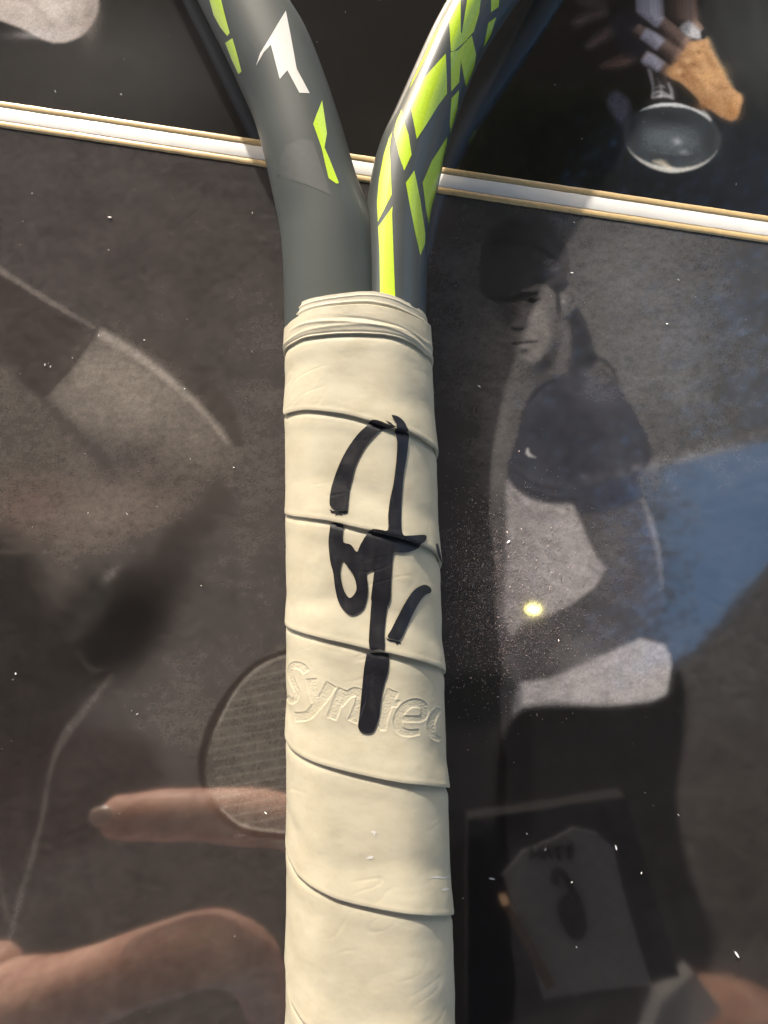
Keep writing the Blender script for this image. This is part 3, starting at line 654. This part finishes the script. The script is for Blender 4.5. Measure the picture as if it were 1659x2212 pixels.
def edge_fn(l, ox, oy, s=3.318, m=7.5, m2=3.0):
    q = np.array(srcz(l, ox, oy, s)); th, y = pix_to_thy(q[:, 0], q[:, 1])
    o = np.argsort(-th); th, y = th[o], y[o]
    # slope of the helix carries it on round the two sides
    def f(t):
        t = np.asarray(t, float); base = np.interp(-t, -th, y)
        base = np.where(t > th[0], y[0]+(t-th[0])*m, base)
        return np.where(t < th[-1], y[-1]-(th[-1]-t)*m2, base)
    return f
E = [
    edge_fn([(160, 655), (220, 595), (310, 548), (450, 523), (620, 508), (800, 505), (1000, 515), (1140, 545), (1260, 600), (1350, 680), (1425, 765)], 660, 680, 3.318, -2.0, 3.0),
    edge_fn([(165, 1185), (210, 1165), (330, 1143), (480, 1153), (650, 1175), (750, 1198), (880, 1235), (1000, 1275), (1090, 1300), (1200, 1322), (1320, 1385), (1390, 1440), (1450, 1520)], 660, 680),
    edge_fn([(165, 945), (230, 965), (400, 985), (520, 1000), (650, 1030), (800, 1065), (900, 1085), (1050, 1120), (1200, 1160), (1300, 1195), (1400, 1245), (1460, 1310), (1490, 1380)], 660, 1000),
    edge_fn([(165, 520), (190, 560), (260, 590), (400, 630), (520, 662), (700, 700), (870, 742), (1050, 775), (1250, 825), (1340, 850), (1440, 885), (1515, 940)], 660, 1400),
    edge_fn([(165, 1110), (190, 1195), (240, 1255), (340, 1315), (520, 1380), (700, 1425), (900, 1470), (1100, 1508), (1300, 1532), (1450, 1548), (1550, 1558)], 660, 1500),
    edge_fn([(175, 420), (215, 535), (265, 625), (340, 690), (450, 755), (600, 825), (750, 865), (900, 895), (1100, 930), (1300, 952), (1450, 958), (1585, 935)], 660, 2000),
    edge_fn([(170, 1400), (190, 1560), (215, 1690), (260, 1770), (320, 1850), (450, 1960), (700, 2060), (1000, 2120), (1300, 2150), (1640, 2150)], 660, 2000),
    edge_fn([(170, 2200), (260, 2620), (450, 2760), (700, 2860), (1000, 2920), (1300, 2950), (1660, 2950)], 660, 2000),
    edge_fn([(170, 3100), (260, 3400), (450, 3600), (700, 3700), (1000, 3750), (1300, 3800), (1660, 3800)], 660, 2000),
]
# how far each lower edge stands off, left to right
LIFT = [[.10, .12, .12, .14, .18], [.20, .20, .26, .48, .30], [.14, .20, .30, .58, .26], [.18, .28, .32, .54, .28],
        [.12, .22, .30, .54, .26], [.12, .18, .30, .56, .20], [.12, .2, .3, .5, .2], [.2, .2, .3, .5, .3], [.2, .2, .3, .5, .3]]
def lift_at(k, th):
    u = (1-np.cos(th))/2*0 + (np.pi-th)/np.pi
    return 1.45*np.interp(u, [0, .25, .45, .75, 1.0], LIFT[k])
# embossed lettering, as a height field over the wrap it sits on
def stroke_poly(path, w, per=8):
    P = crom(path, per) if len(path) > 2 else np.asarray(path, float)
    wv = np.interp(np.linspace(0, 1, len(P)), np.linspace(0, 1, len(np.atleast_1d(w))), np.atleast_1d(w))/2
    d = np.gradient(P, axis=0); d /= np.linalg.norm(d, axis=1, keepdims=True)+1e-9
    nn = np.stack([-d[:, 1], d[:, 0]], -1)*wv[:, None]
    return np.concatenate([P+nn, (P-nn)[::-1]])
LET = [
    stroke_poly([(350, 598), (322, 562), (262, 540), (228, 562), (222, 630), (248, 700), (272, 760), (262, 820), (228, 842), (196, 800)], [62, 60, 54, 50, 46, 44, 42, 42, 40, 30]),
    stroke_poly([(392, 655), (402, 740), (428, 850)], [92, 80, 60]),
    stroke_poly([(560, 700), (500, 800), (430, 890), (360, 960), (255, 972)], [96, 84, 76, 72, 76]),
    stroke_poly([(655, 742), (610, 850), (560, 985)], [84, 84, 82]),
    stroke_poly([(640, 880), (690, 800), (745, 765), (795, 780), (800, 840), (770, 930), (735, 1010)], [30, 60, 70, 76, 80, 82, 82]),
    stroke_poly([(1070, 752), (1020, 880), (985, 990), (985, 1050), (1015, 1058)], [96, 90, 84, 66, 40]),
    [(985, 830), (1135, 835), (1105, 890), (965, 885)],
    stroke_poly([(1150, 985), (1300, 985), (1335, 930), (1310, 870), (1230, 858), (1150, 910), (1110, 1000), (1130, 1080), (1200, 1105), (1290, 1095)], [50, 52, 62, 66, 68, 72, 74, 66, 58, 44]),
    stroke_poly([(1450, 905), (1400, 980), (1385, 1060), (1410, 1130), (1465, 1160)], [40, 62, 62, 48, 24]),
]
TW, TH_, TS = 900, 460, 2.0      # raster of the word: crop px / 2
def text_mask():
    m = np.zeros((TH_, TW)); YY = (np.arange(TH_)+0.5)[:, None]*TS+450; XX = (np.arange(TW)+0.5)[None, :]*TS
    for pl in LET:
        ins = np.zeros((TH_, TW), bool); P = np.asarray(pl, float)
        for (xa, ya), (xb, yb) in zip(P, np.roll(P, -1, 0)):
            if ya == yb: continue
            ins ^= ((ya > YY) != (yb > YY)) & (XX < (xb-xa)*(YY-ya)/(yb-ya)+xa)
        m = np.maximum(m, ins)
    return m
def gblur(a, s):
    global RES
    return gauss(a, s*RES)
_tm = text_mask(); _ts = gblur(_tm, 1.8); _tw = gblur(_tm, 6.0)
def emboss(px):
    """height of the stamped word at these reference points"""
    x = (px[..., 0]/0.864-660)*3.318; y = (px[..., 1]/0.864-1500)*3.318
    j = np.clip(x/TS, 0, TW-1).astype(int); i = np.clip((y-450)/TS, 0, TH_-1).astype(int)
    ok = (x > 0) & (x < TW*TS-1) & (y > 450) & (y < 450+TH_*TS-1)
    m = _ts[i, j]*ok; w = _tw[i, j]*ok
    rim = np.clip(w-m, 0, 1)*(1-m)
    return -0.09*m+0.12*rim+0.035*m*vnoise(x/9, y/7, 5)
wraps = []
handle = empty("handle_pivot", (0, 0, 0), "x", "x"); bpy.data.objects.remove(handle)
# core under the tape
thc = np.linspace(0, 2*np.pi, 96, endpoint=False); yc_ = np.linspace(np.interp(830, _py, _yw), _yw[-1], 160)
TT, YY = np.meshgrid(thc, yc_, indexing='ij')
grip = mesh("grip", on_handle(TT, YY, -1.0).reshape(-1, 3), grid_faces(96, 160, True), M_TAPE, racket)
BV, BF = [], []
def wrap_mesh(k, name, mat, f0, f1, k0, fine, dist):
    th = np.linspace(np.radians(222), np.radians(-42), int(264/fine))
    nth = len(th); a = f0(th); b = f1(th)
    t1 = lift_at(k, th)
    nv = dist
    v = np.linspace(0, 1, nv)
    Vv, Tt = np.meshgrid(v, th, indexing='ij')
    over = 2.2
    A = a+over*0.55; Y = A[None, :]+(b-A)[None, :]*Vv
    L = np.abs(b-A)
    dtop = Vv*L[None, :]-over*0.55; dbot = (1-Vv)*L[None, :]      # mm below the upper edge / above its own edge
    o = -0.35*(1-smooth01((dtop+0.2)/1.7))                     # tucked in under the wrap above
    o = o+0.10*np.exp(-((dtop-2.4)/1.6)**2)                      # ridge just below it
    t_ = t1[None, :]
    o = o+t_*(0.15*smooth01(dtop/8)+0.85*smooth01((8.5-dbot)/8.5)**1.15)
    o = o+0.06*np.exp(-((dbot-0.5)/0.5)**2)
    X = Tt*15.0
    o = o+0.11*fbm(X/9.5+k*7.3, Y/5.6+k*3.1, 2, 11+k)+0.028*fbm(X/2.2, Y/1.5, 3, 90+k)*smooth01(dtop/2)
    wr = 1-np.abs(vnoise(Tt*3.1+k*9.1+Y*0.10, Y*0.42+Tt*1.3+k, 61))
    o = o-0.05*np.clip(wr-0.80, 0, 1)*5*np.clip(vnoise(Tt*1.7+k*2.3, Y/8.0, 7)+0.1, 0, 1)*smooth01(dbot/1.5)
    # soft slanted dents
    o = o-0.22*np.exp(-((dbot-7-2*np.sin(Tt*3+k))/2.2)**2)*(0.5+0.5*vnoise(Tt*2.2+k*5, np.full_like(Tt, k*3.7), 4))
    P = on_handle(Tt, Y, o)
    if k == 4:
        P2 = on_handle(Tt, Y, o+emboss(proj(P)))
        P = P2
    # thickness: turn the lower edge in
    thick = on_handle(Tt[-1], Y[-1]-0.04, o[-1]-t1*0.55-0.05); inn = on_handle(Tt[-1], Y[-1]+0.10, o[-1]-t1-0.30)
    P = np.concatenate([P, thick[None], inn[None]], 0)
    V = P.reshape(-1, 3); Fq = grid_faces(nv+2, nth)
    ob = mesh(name, V, Fq, mat, grip)
    BV.append(V); BF.append(Fq)
    return ob
for k in range(1, 9):
    fine = 0.45 if k == 4 else 0.8
    wrap_mesh(k, "tape_wrap", M_TAPE, E[k-1], E[k], k, fine, 260 if k == 4 else 130)
# finishing band and collar at the top of the grip
topf = edge_fn([(150, 520), (190, 440), (230, 400), (350, 330), (500, 290), (700, 270), (850, 265), (1000, 290), (1200, 350), (1320, 410), (1400, 470)], 660, 680, 3.318, -3.0, 3.0)
colf = edge_fn([(175, 420), (195, 330), (220, 290), (300, 232), (450, 193), (600, 170), (780, 150), (920, 148), (1050, 172), (1200, 235), (1290, 280), (1370, 350)], 660, 680, 3.318, -3.0, 3.0)
def band(name, f0, f1, mat, base, seed, folds):
    th = np.linspace(np.radians(222), np.radians(-42), 330); nv = 60
    v = np.linspace(0, 1, nv); Vv, Tt = np.meshgrid(v, th, indexing='ij'); a, b = f0(th), f1(th)
    Y = a[None, :]+(b-a)[None, :]*Vv
    o = base+0.10*np.sin(np.pi*np.clip(Vv, 0, 1))+0.05*fbm(Tt*5, Vv*3, 3, seed)
    for (v0, v1, wd_, h_, ta, tb) in folds:
        u = np.clip((np.pi-Tt)/np.pi, 0, 1); vc = v0+(v1-v0)*u
        o = o+h_*np.exp(-((Vv-vc)/wd_)**2)*smooth01((u-ta)/0.12+0.5)*smooth01((tb-u)/0.12+0.5)
    P = on_handle(Tt, Y, o)
    e0 = on_handle(Tt[0], Y[0]+0.10, o[0]-0.35); e00 = on_handle(Tt[0], Y[0]+0.05, np.full(len(th), -2.5))
    e1 = on_handle(Tt[-1], Y[-1]-0.05, o[-1]-0.25); e11 = on_handle(Tt[-1], Y[-1]+0.05, np.full(len(th), -0.5))
    P = np.concatenate([e00[None], e0[None], P, e1[None], e11[None]], 0)
    V = P.reshape(-1, 3); Fq = grid_faces(nv+4, len(th))
    BV.append(V); BF.append(Fq)
    return mesh(name, V, Fq, mat, grip)
band("finishing_band", topf, E[0], M_TAPE, 0.35, 3, [(.80, .62, .06, .11, 0, 1), (.25, 1.0, .06, .14, .2, 1), (.1, .85, .05, -.12, .45, 1), (.92, .97, .04, -.12, 0, .9)])
band("rubber_collar", colf, lambda t: topf(t)-1.2, M_BAND, -0.35, 8, [(.22, .16, .05, .10, 0, .8), (.45, .55, .06, .12, .1, 1), (.55, .95, .06, .16, .3, 1), (.7, .6, .05, -.1, .2, .8)])

# signature in black marker, laid onto the wraps
off = 0; av, af = [], []
for V_, F_ in zip(BV, BF): av.append(V_); af.append(F_+off); off += len(V_)
av = np.concatenate(av); af = np.concatenate(af)
bvh_tape = BVHTree.FromPolygons([Vector(p) for p in av], [tuple(int(i) for i in q) for q in af])
sig = []
s2 = lambda l: srcz(l, 660, 1000, 3.318)
s3 = lambda l: srcz(l, 660, 1400, 3.318)
SIG = [
    (s2([(895, 165), (960, 172), (1040, 205), (1095, 215), (1060, 235), (985, 245), (930, 280), (860, 360), (810, 440), (770, 520), (748, 580), (730, 660), (712, 740), (700, 830), (688, 915), (620, 920), (560, 890), (543, 850), (552, 760), (575, 670), (610, 570), (660, 460), (720, 360), (790, 270), (850, 215)]), True),
    (s2([(1060, 125), (1110, 135), (1160, 175), (1190, 230), (1198, 262), (1130, 255), (1100, 225), (1100, 195), (1082, 165)]), False),
    (s2([(1090, 235), (1195, 275), (1198, 350), (1185, 470), (1160, 620), (1148, 750), (1140, 900), (1140, 1060), (1158, 1120), (1200, 1125), (1330, 1118), (1350, 1140), (1338, 1170), (1300, 1200), (1280, 1230), (1200, 1262), (1120, 1265), (1082, 1262), (1068, 1320), (1055, 1500), (1035, 1700), (895, 1700), (905, 1500), (912, 1410), (860, 1430), (850, 1450), (862, 1560), (850, 1660), (820, 1740), (740, 1785), (680, 1760), (620, 1680), (590, 1560), (575, 1440), (548, 1330), (535, 1180), (545, 1080), (560, 1020), (655, 1030), (652, 1110), (660, 1180), (720, 1200), (770, 1260), (800, 1200), (880, 1080), (960, 1075), (1028, 1078), (1030, 960), (1045, 830), (1075, 690), (1098, 500), (1105, 350)]), False),
    (s3([(908, 300), (1020, 300), (1010, 480), (998, 600), (1000, 745), (960, 735), (875, 735), (880, 500)]), False),
    (s3([(860, 775), (960, 770), (1030, 778), (1038, 840), (1028, 930), (1000, 1020), (975, 1130), (955, 1300), (925, 1390), (900, 1430), (850, 1442), (800, 1420), (780, 1380), (792, 1280), (810, 1100), (830, 900), (848, 800)]), False),
    (s3([(1345, 206), (1385, 235), (1385, 270), (1340, 290), (1290, 350), (1235, 450), (1180, 570), (1130, 662), (1080, 655), (1024, 640), (1060, 570), (1120, 450), (1180, 340), (1240, 255), (1300, 215)]), False),
    (s2([(1428, 1195), (1445, 1200), (1460, 1250), (1472, 1310), (1482, 1365), (1455, 1310), (1440, 1260)]), False),
]
hole = s2([(655, 1330), (700, 1390), (740, 1450), (765, 1530), (762, 1590), (720, 1640), (690, 1625), (660, 1570), (640, 1500), (632, 1430), (640, 1370)])
for k, (poly, sm) in enumerate(SIG):
    conform("signature_stroke", poly, bvh_tape, M_INK, grip, 0.20, 1.6, True, 3, hole if k == 2 else None)

for l in (s2([(543, 905), (575, 920), (620, 928), (672, 912), (702, 930), (690, 939), (672, 946), (640, 941), (656, 957), (615, 949), (588, 959), (600, 941), (558, 936)]),
          s3([(1010, 640), (1040, 660), (1080, 668), (1130, 678), (1140, 694), (1116, 691), (1106, 704), (1085, 681), (1050, 677), (1022, 662)]),
          s2([(1008, 168), (1030, 176), (1056, 190), (1078, 212), (1066, 214), (1050, 200), (1030, 190)])):
    conform("ink_smear", l, bvh_tape, M_INK, grip, 0.08, 2.0)
for l in ([(885, 258), (910, 254), (936, 268), (924, 280), (914, 310), (906, 282), (890, 272)], [(848, 482), (880, 462), (912, 470), (900, 488), (862, 494)], [(1350, 652), (1430, 632), (1500, 640), (1550, 618), (1575, 632), (1500, 652), (1420, 648)], [(1468, 745), (1500, 728), (1556, 734), (1530, 748), (1490, 756)]):
    conform("highlight_mark", srcz(l, 660, 2000, 3.318), bvh_tape, M_DECALWHITE, grip, 0.05, 3.0)  # white polygons paint the shine of dents and a reflected streak

# ------------------------------------------------------------------ what the glossy prints mirror: added overhead blocker and sky patch, framed shirt, hands
M_BLOCKER = simple("dark_blocker_cloth", (0.050, 0.046, 0.042), 0.9, 60, 0.2)
M_STREAK = bpy.data.materials.new("streak_translucent"); M_STREAK.use_nodes = True
_t = M_STREAK.node_tree.nodes.new("ShaderNodeBsdfTranslucent"); _t.inputs[0].default_value = (0.80, 0.80, 0.82, 1)
M_STREAK.node_tree.links.new(_t.outputs[0], M_STREAK.node_tree.nodes["Material Output"].inputs[0])
M_WOOD = simple("brown_wood", (0.22, 0.13, 0.07), 0.5)
M_BLACK = simple("black_felt", (0.012, 0.011, 0.011), 0.9)
M_SHIRT = simple("white_jersey", (0.40, 0.40, 0.43), 0.85)
M_PRINTBLACK = simple("black_flock", (0.008, 0.008, 0.008), 0.9)
def slab(name, px, z, thick, mat, parent=None, smooth=False, **kw):
    P = crom(px, 6, True) if smooth else np.asarray(px, float)
    Q = mir(P[:, 0], P[:, 1], z)[:, :2]
    return slab_xy(name, Q, z, thick, mat, parent, **kw)
def slab_xy(name, Q, z, thick, mat, parent=None, **kw):
    Q = np.asarray(Q, float); m = len(Q)
    vv, ee, tri, _, _, _ = delaunay_2d_cdt([Vector(q) for q in Q], [(i, (i+1) % m) for i in range(m)], [list(range(m))], 1, 1e-4)
    b = [(p.x, p.y, z) for p in vv]; t = [(p.x, p.y, z+thick) for p in vv]; k = len(b)
    f = [tuple(q)[::-1] for q in tri]+[tuple(i+k for i in q) for q in tri]+[(a, b_, b_+k, a+k) for a, b_ in [(i, (i+1) % m) for i in range(m)]]
    return mesh(name, b+t, f, mat, parent, False, **kw)
ZA = 900.0
sky_blocker = empty("sky_blocker", (0, 0, 0), "dark sheet added overhead to block the mirrored sky, with translucent blue stand-in panels", "sky_blocker")
hole = mir(np.array([1060, 1140, 1250, 1480, 1330.]), np.array([1180, 700, 240, 1440, 1500.]), ZA)[:, :2]
farT = mir(np.array([1900.]), np.array([240.]), ZA)[0, :2]; farB = mir(np.array([1900.]), np.array([930.]), ZA)[0, :2]
slab_xy("blocker_panel", [(-820, -900), (1000, -900), tuple(farB), tuple(hole[3]), tuple(hole[4]), tuple(hole[0]), tuple(hole[1]), tuple(hole[2]), tuple(farT), (1000, 1160), (-820, 1160)], ZA, 12, M_BLOCKER, sky_blocker)  # unseen sheet added to keep most of the sky out of the reflection
M_SKYPATCH = bpy.data.materials.new("sky_patch_blue"); M_SKYPATCH.use_nodes = True
_t = M_SKYPATCH.node_tree.nodes.new("ShaderNodeBsdfTranslucent"); _t.inputs[0].default_value = (0.30, 0.47, 0.66, 1)
M_SKYPATCH.node_tree.links.new(_t.outputs[0], M_SKYPATCH.node_tree.nodes["Material Output"].inputs[0])
STRIP = [(1190, 1060), (1290, 1012), (1440, 975), (1700, 905), (2000, 830)]; STRIP2 = [(2000, 866), (1700, 942), (1440, 1006), (1290, 1038)]
slab("sky_patch", [(980, 120), (2000, 120)]+STRIP[::-1]+[(980, 1150)], ZA+60, 1.0, M_SKYPATCH, sky_blocker)  # added translucent panels standing in for the mirrored blue sky
slab("sky_patch", [(980, 1152), (1190, 1062)]+STRIP2[::-1]+[(2000, 1600), (980, 1600)], ZA+60, 1.0, M_SKYPATCH, sky_blocker)
slab("streak_strip", STRIP+STRIP2, ZA+60, 1.0, M_STREAK, sky_blocker)  # added strip that glows in the sun to make the pale streak
M_SOFTENER = simple("gap_softener_leaf", (0.035, 0.045, 0.025), 0.7)  # leaf quads added overhead to soften the blue patch's edges
LV, LF = [], []
for _ in range(90000):
    x, y = RNG.uniform(1000, 1800), RNG.uniform(180, 1560)
    up = y < 1050-0.17*(x-1100)
    cov = 1-(0.62 if up else 1.0)*smooth01((x-1060)/(560 if up else 480))*smooth01((y-220)/500 if up else 1.0)
    yl = np.interp(x, [1000, 1330, 1480, 1660, 1900], [1560, 1500, 1440, 1335, 1190])
    cov = max(cov, smooth01((y-(yl-60))/90))
    if RNG.random() > cov: continue
    c = Vector(mir(np.array([x]), np.array([y]), ZA-60+RNG.uniform(-40, 40))[0]); a = RNG.uniform(0, 6.28); r = RNG.uniform(3.5, 6.0)
    t = Vector((math.cos(a), math.sin(a), RNG.uniform(-.6, .6)))*r; b = Vector((-math.sin(a), math.cos(a), RNG.uniform(-.6, .6)))*(r*0.5)
    k = len(LV); LV += [tuple(c-t), tuple(c+b), tuple(c+t), tuple(c-b)]; LF.append((k, k+1, k+2, k+3))
lf = mesh("gap_softener", LV, np.array(LF), M_SOFTENER, None, False); lf['kind'] = 'stuff'; lf['label'] = "small leaf quads added overhead to fade the edges of the mirrored blue patch"
framed = empty("framed_shirt", (0, 0, 0), "framed white sports shirt with a black number six, mirrored in the print", "framed shirt")
ZS = 90.0
slab("backing", [(1010, 1770), (1350, 1720), (1470, 2110), (1010, 2230)], ZS+20, 10, M_BLACK, framed)
slab("shirt", [(1085, 1890), (1130, 1838), (1190, 1815), (1238, 1788), (1290, 1800), (1326, 1832), (1345, 1920), (1408, 2130), (1290, 2140), (1175, 2160), (1130, 2020)], ZS, 0.3, M_SHIRT, framed)
slab("frame_side", [(1085, 1955), (1100, 1952), (1200, 2130), (1180, 2140)], ZS-6, 8, M_WOOD, framed)
slab("number", stroke_poly([(1199, 1912), (1203, 1890), (1221, 1895), (1236, 1920), (1248, 1946), (1258, 1978), (1261, 2007), (1251, 2026), (1233, 2018), (1220, 1994), (1214, 1967), (1219, 1948), (1234, 1950), (1246, 1966)], [15, 15, 15, 16, 16, 14, 13, 12, 12, 12, 12, 12, 12, 10], 4), ZS-3, 3, M_PRINTBLACK, framed)
for pth in ([(1147, 1858), (1149, 1838), (1157, 1850), (1165, 1834), (1170, 1856)], [(1176, 1858), (1183, 1832), (1192, 1856)], [(1196, 1831), (1206, 1829), (1217, 1829), (1206, 1830), (1210, 1858)], [(1223, 1829), (1236, 1827), (1233, 1858)]):
    slab("letter", stroke_poly(pth, 8, 3), ZS-3, 3, M_PRINTBLACK, framed)

def skin_mat():
    m, nt, p = new_mat("skin")
    nz = noise_node(nt, 70.0, 6.0, 0.65); bump(nt, p, nz.outputs["Fac"], 0.6, 0.002); r = ramp(nt, nz.outputs["Fac"], [(0.32, (0.50, 0.22, 0.15)), (0.66, (0.88, 0.54, 0.41))])
    nt.links.new(r.outputs[0], p.inputs["Base Color"]); p.inputs["Roughness"].default_value = 0.5
    p.inputs["Subsurface Weight"].default_value = 0.25; p.inputs["Subsurface Radius"].default_value = (0.004, 0.0016, 0.001); p.inputs["Subsurface Scale"].default_value = 1.0
    return m
M_SKIN = skin_mat(); M_NAIL = simple("fingernail", (0.78, 0.56, 0.46), 0.25)
def skinned(name, chains, label, cat):
    """chains: list of (points, radii); a body grown round its joints"""
    vs, es, rs = [], [], []
    for pts, rad, root in chains:
        prev = root
        for q, r in zip(pts, rad):
            vs.append(q); rs.append(r)
            if prev is not None: es.append((prev, len(vs)-1))
            prev = len(vs)-1
    me = bpy.data.meshes.new(name); me.from_pydata([tuple(np.asarray(v)*S) for v in vs], es, []); me.update()
    o = bpy.data.objects.new(name, me); col.objects.link(o)
    o['label'] = label; o['category'] = cat
    md = o.modifiers.new("skin", 'SKIN'); md.use_smooth_shade = True
    for v, r in zip(me.skin_vertices[0].data, rs): v.radius = (r*S, r*S)
    me.skin_vertices[0].data[0].use_root = True
    sd = o.modifiers.new("sub", 'SUBSURF'); sd.levels = 2; sd.render_levels = 2
    me.materials.append(M_SKIN)
    return o
def mp(x, y, z): return mir(np.array([float(x)]), np.array([float(y)]), z)[0]
ZF = 92.0
# a hand from the right: its forefinger lies straight, tip to the left
hr = skinned("hand", [
    ([mp(840, 2700, ZF+60), mp(810, 2150, ZF+48), mp(790, 1890, ZF+28)], [20, 18, 14], None),
    ([mp(690, 1790, ZF+10), mp(590, 1768, ZF+3), mp(520, 1763, ZF+2), mp(420, 1760, ZF), mp(375, 1760, ZF-1), mp(320, 1762, ZF), mp(260, 1766, ZF), mp(218, 1768, ZF)], [10.5, 9.6, 10.6, 8.8, 9.6, 8.6, 8.2, 6.6], 2),
    ([mp(760, 1990, ZF+40), mp(720, 1995, ZF+58), mp(750, 2005, ZF+78)], [9, 8.5, 8], 1),
    ([mp(770, 2070, ZF+44), mp(730, 2080, ZF+62), mp(760, 2090, ZF+80)], [9, 8.5, 8], 1),
    ([mp(790, 2140, ZF+48), mp(750, 2150, ZF+64), mp(780, 2160, ZF+80)], [8.5, 7.6, 7], 1),
    ([mp(850, 1830, ZF+45), mp(840, 1760, ZF+58), mp(800, 1700, ZF+66)], [10, 9, 8], 1),
], "hand with straight forefinger pointing left, mirrored low in the print beside the grip", "hand")
# a hand from the lower left: bent finger with its knuckle to the right
hl = skinned("hand", [
    ([mp(-420, 2420, ZF+40), mp(-200, 2300, ZF+20), mp(-20, 2230, ZF+5)], [30, 29, 24], None),
    ([mp(150, 2150, ZF-4), mp(330, 2080, ZF-8), mp(470, 2035, ZF-8), mp(550, 2080, ZF+14), mp(590, 2190, ZF+44)], [13, 12.2, 12.8, 11, 10], 2),
    ([mp(160, 2330, ZF+22), mp(330, 2300, ZF+34), mp(420, 2330, ZF+52)], [12, 11.5, 10], 2),
    ([mp(120, 2430, ZF+24), mp(270, 2420, ZF+38), mp(350, 2440, ZF+54)], [11, 10.5, 9.5], 2),
    ([mp(40, 2500, ZF+26), mp(180, 2500, ZF+40), mp(260, 2520, ZF+54)], [9.5, 9, 8], 2),
    ([mp(-120, 2140, ZF+30), mp(-20, 2090, ZF+14), mp(40, 2100, ZF+12)], [12, 10, 8.5], 1),
], "hand reaching in from below with a bent forefinger, mirrored at the foot of the print", "hand")
def nail(parent, c, rx, ry, rz, ang):
    bm = bmesh.new(); bmesh.ops.create_uvsphere(bm, u_segments=16, v_segments=8, radius=1.0)
    bmesh.ops.scale(bm, vec=(rx*S, ry*S, rz*S), verts=bm.verts); bmesh.ops.rotate(bm, cent=(0, 0, 0), matrix=Matrix.Rotation(ang, 3, 'Z'), verts=bm.verts)
    bmesh.ops.translate(bm, vec=Vector(c)*S, verts=bm.verts)
    me = bpy.data.meshes.new("fingernail"); bm.to_mesh(me); bm.free(); me.materials.append(M_NAIL)
    o = bpy.data.objects.new("fingernail", me); col.objects.link(o); o.parent = parent
_c = mp(222, 1764, ZF-5.5); nail(hr, _c, 5.0, 3.6, 1.6, 0.05)
# white cuff and forearm at the lower right
fa = skinned("forearm", [([mp(1900, 2480, 330), mp(1720, 2330, 320), mp(1560, 2200, 310)], [46, 42, 34], None), ([mp(1490, 2230, 310), mp(1420, 2290, 312)], [22, 16], 2)],
    "bare forearm with a white cuff, mirrored in the print's lower right corner", "arm")
cu = slab("cuff", [(1430, 2160), (1500, 2105), (1560, 2180), (1480, 2260), (1380, 2290)], 262, 14, M_SHIRT, None, label="white cloth cuff beside the forearm, mirrored in the lower right corner", cat="cuff")
# the lit torch of the phone that takes the picture
M_LAMP, nt_, p_ = new_mat("torch_light")
p_.inputs["Base Color"].default_value = (1, 1, 0.9, 1); p_.inputs["Emission Color"].default_value = (1.0, 0.88, 0.22, 1); p_.inputs["Emission Strength"].default_value = 16.0
bm = bmesh.new(); bmesh.ops.create_uvsphere(bm, u_segments=24, v_segments=12, radius=3.2*S)
lm = bpy.data.meshes.new("torch"); bm.to_mesh(lm); bm.free(); lm.materials.append(M_LAMP)
lo_ = bpy.data.objects.new("torch", lm); col.objects.link(lo_); lo_.location = Vector(mp(1152, 1317, 172.0))*S; lo_.scale = (1, 0.7, 0.6)
lo_['label'] = "small lit torch lamp held above the print, mirrored as one yellow spot"; lo_['category'] = "lamp"

# ------------------------------------------------------------------ dust on the prints
def dust(name, pts, mat, size, tilt, label):
    V, Fc = [], []
    for (x, y) in pts:
        s = size*math.exp(RNG.normal(0, 0.45)); a = RNG.uniform(0, 6.28); el = RNG.uniform(1.0, 3.0)
        nrm = Vector((RNG.normal(0, tilt), RNG.normal(0, tilt), 1)).normalized()
        t1 = Vector((math.cos(a), math.sin(a), 0)); t1 = (t1-nrm*t1.dot(nrm)).normalized(); t2 = nrm.cross(t1)
        c = Vector((x, y, 0.12+s*0.35)); k = len(V)
        for u, v in ((-1, -.4), (0, -.9), (1, -.3), (.9, .5), (-.1, .8), (-1.1, .3)):
            V.append(tuple(c+t1*(u*s*el*0.5)+t2*(v*s*0.5)))
        V.append(tuple(c-nrm*0.06))
        Fc.append((k, k+1, k+2, k+3, k+4, k+5))
        for i in range(6): Fc.append((k+(i+1) % 6, k+i, k+6))
    o = mesh(name, V, Fc, mat, None, False); o['kind'] = 'stuff'; o['label'] = label
    return o
M_DUST = simple("pale_dust", (0.85, 0.84, 0.80), 0.6)
M_GLINT = simple("halo_dust", (0.62, 0.50, 0.48), 0.36, metal=0.85)  # flakes gathered to imitate the halo of light round the spot
pp = [tuple(at(RNG.uniform(0, 1659), RNG.uniform(0, 2212))[:2]) for _ in range(70)]
dust("dust", pp, M_DUST, 0.11, 0.5, "white specks of dust scattered over the glossy prints")
big = [(105, 785), (110, 792), (98, 788), (312, 735), (404, 690), (275, 1110), (435, 1265), (505, 1010), (185, 980), (35, 1455), (28, 1468), (25, 1600), (285, 1535), (297, 1542), (545, 760), (640, 560), (268, 128), (262, 205), (235, 540), (238, 470), (120, 198), (70, 418), (1190, 1140), (1465, 605), (1235, 590), (1190, 640), (1035, 835), (1440, 700), (1590, 398), (1465, 1760), (1330, 1830), (1235, 1905), (1590, 2060), (1385, 1885), (1245, 2045), (1178, 1835), (1000, 1940)]
dust("dust", [tuple(at(x, y)[:2]) for x, y in big], M_DUST, 0.19, 0.6, "larger white flecks of lint lying on the prints")
gl = []
while len(gl) < 9000:
    x, y = RNG.normal(1085, 75), RNG.normal(1285, 95)
    if x > 962 and x < 1400: gl.append(tuple(at(x, y)[:2]))
dust("dust", gl, M_GLINT, 0.065, 0.2, "fine glinting dust massed as a stand-in halo around the bright reflected spot")
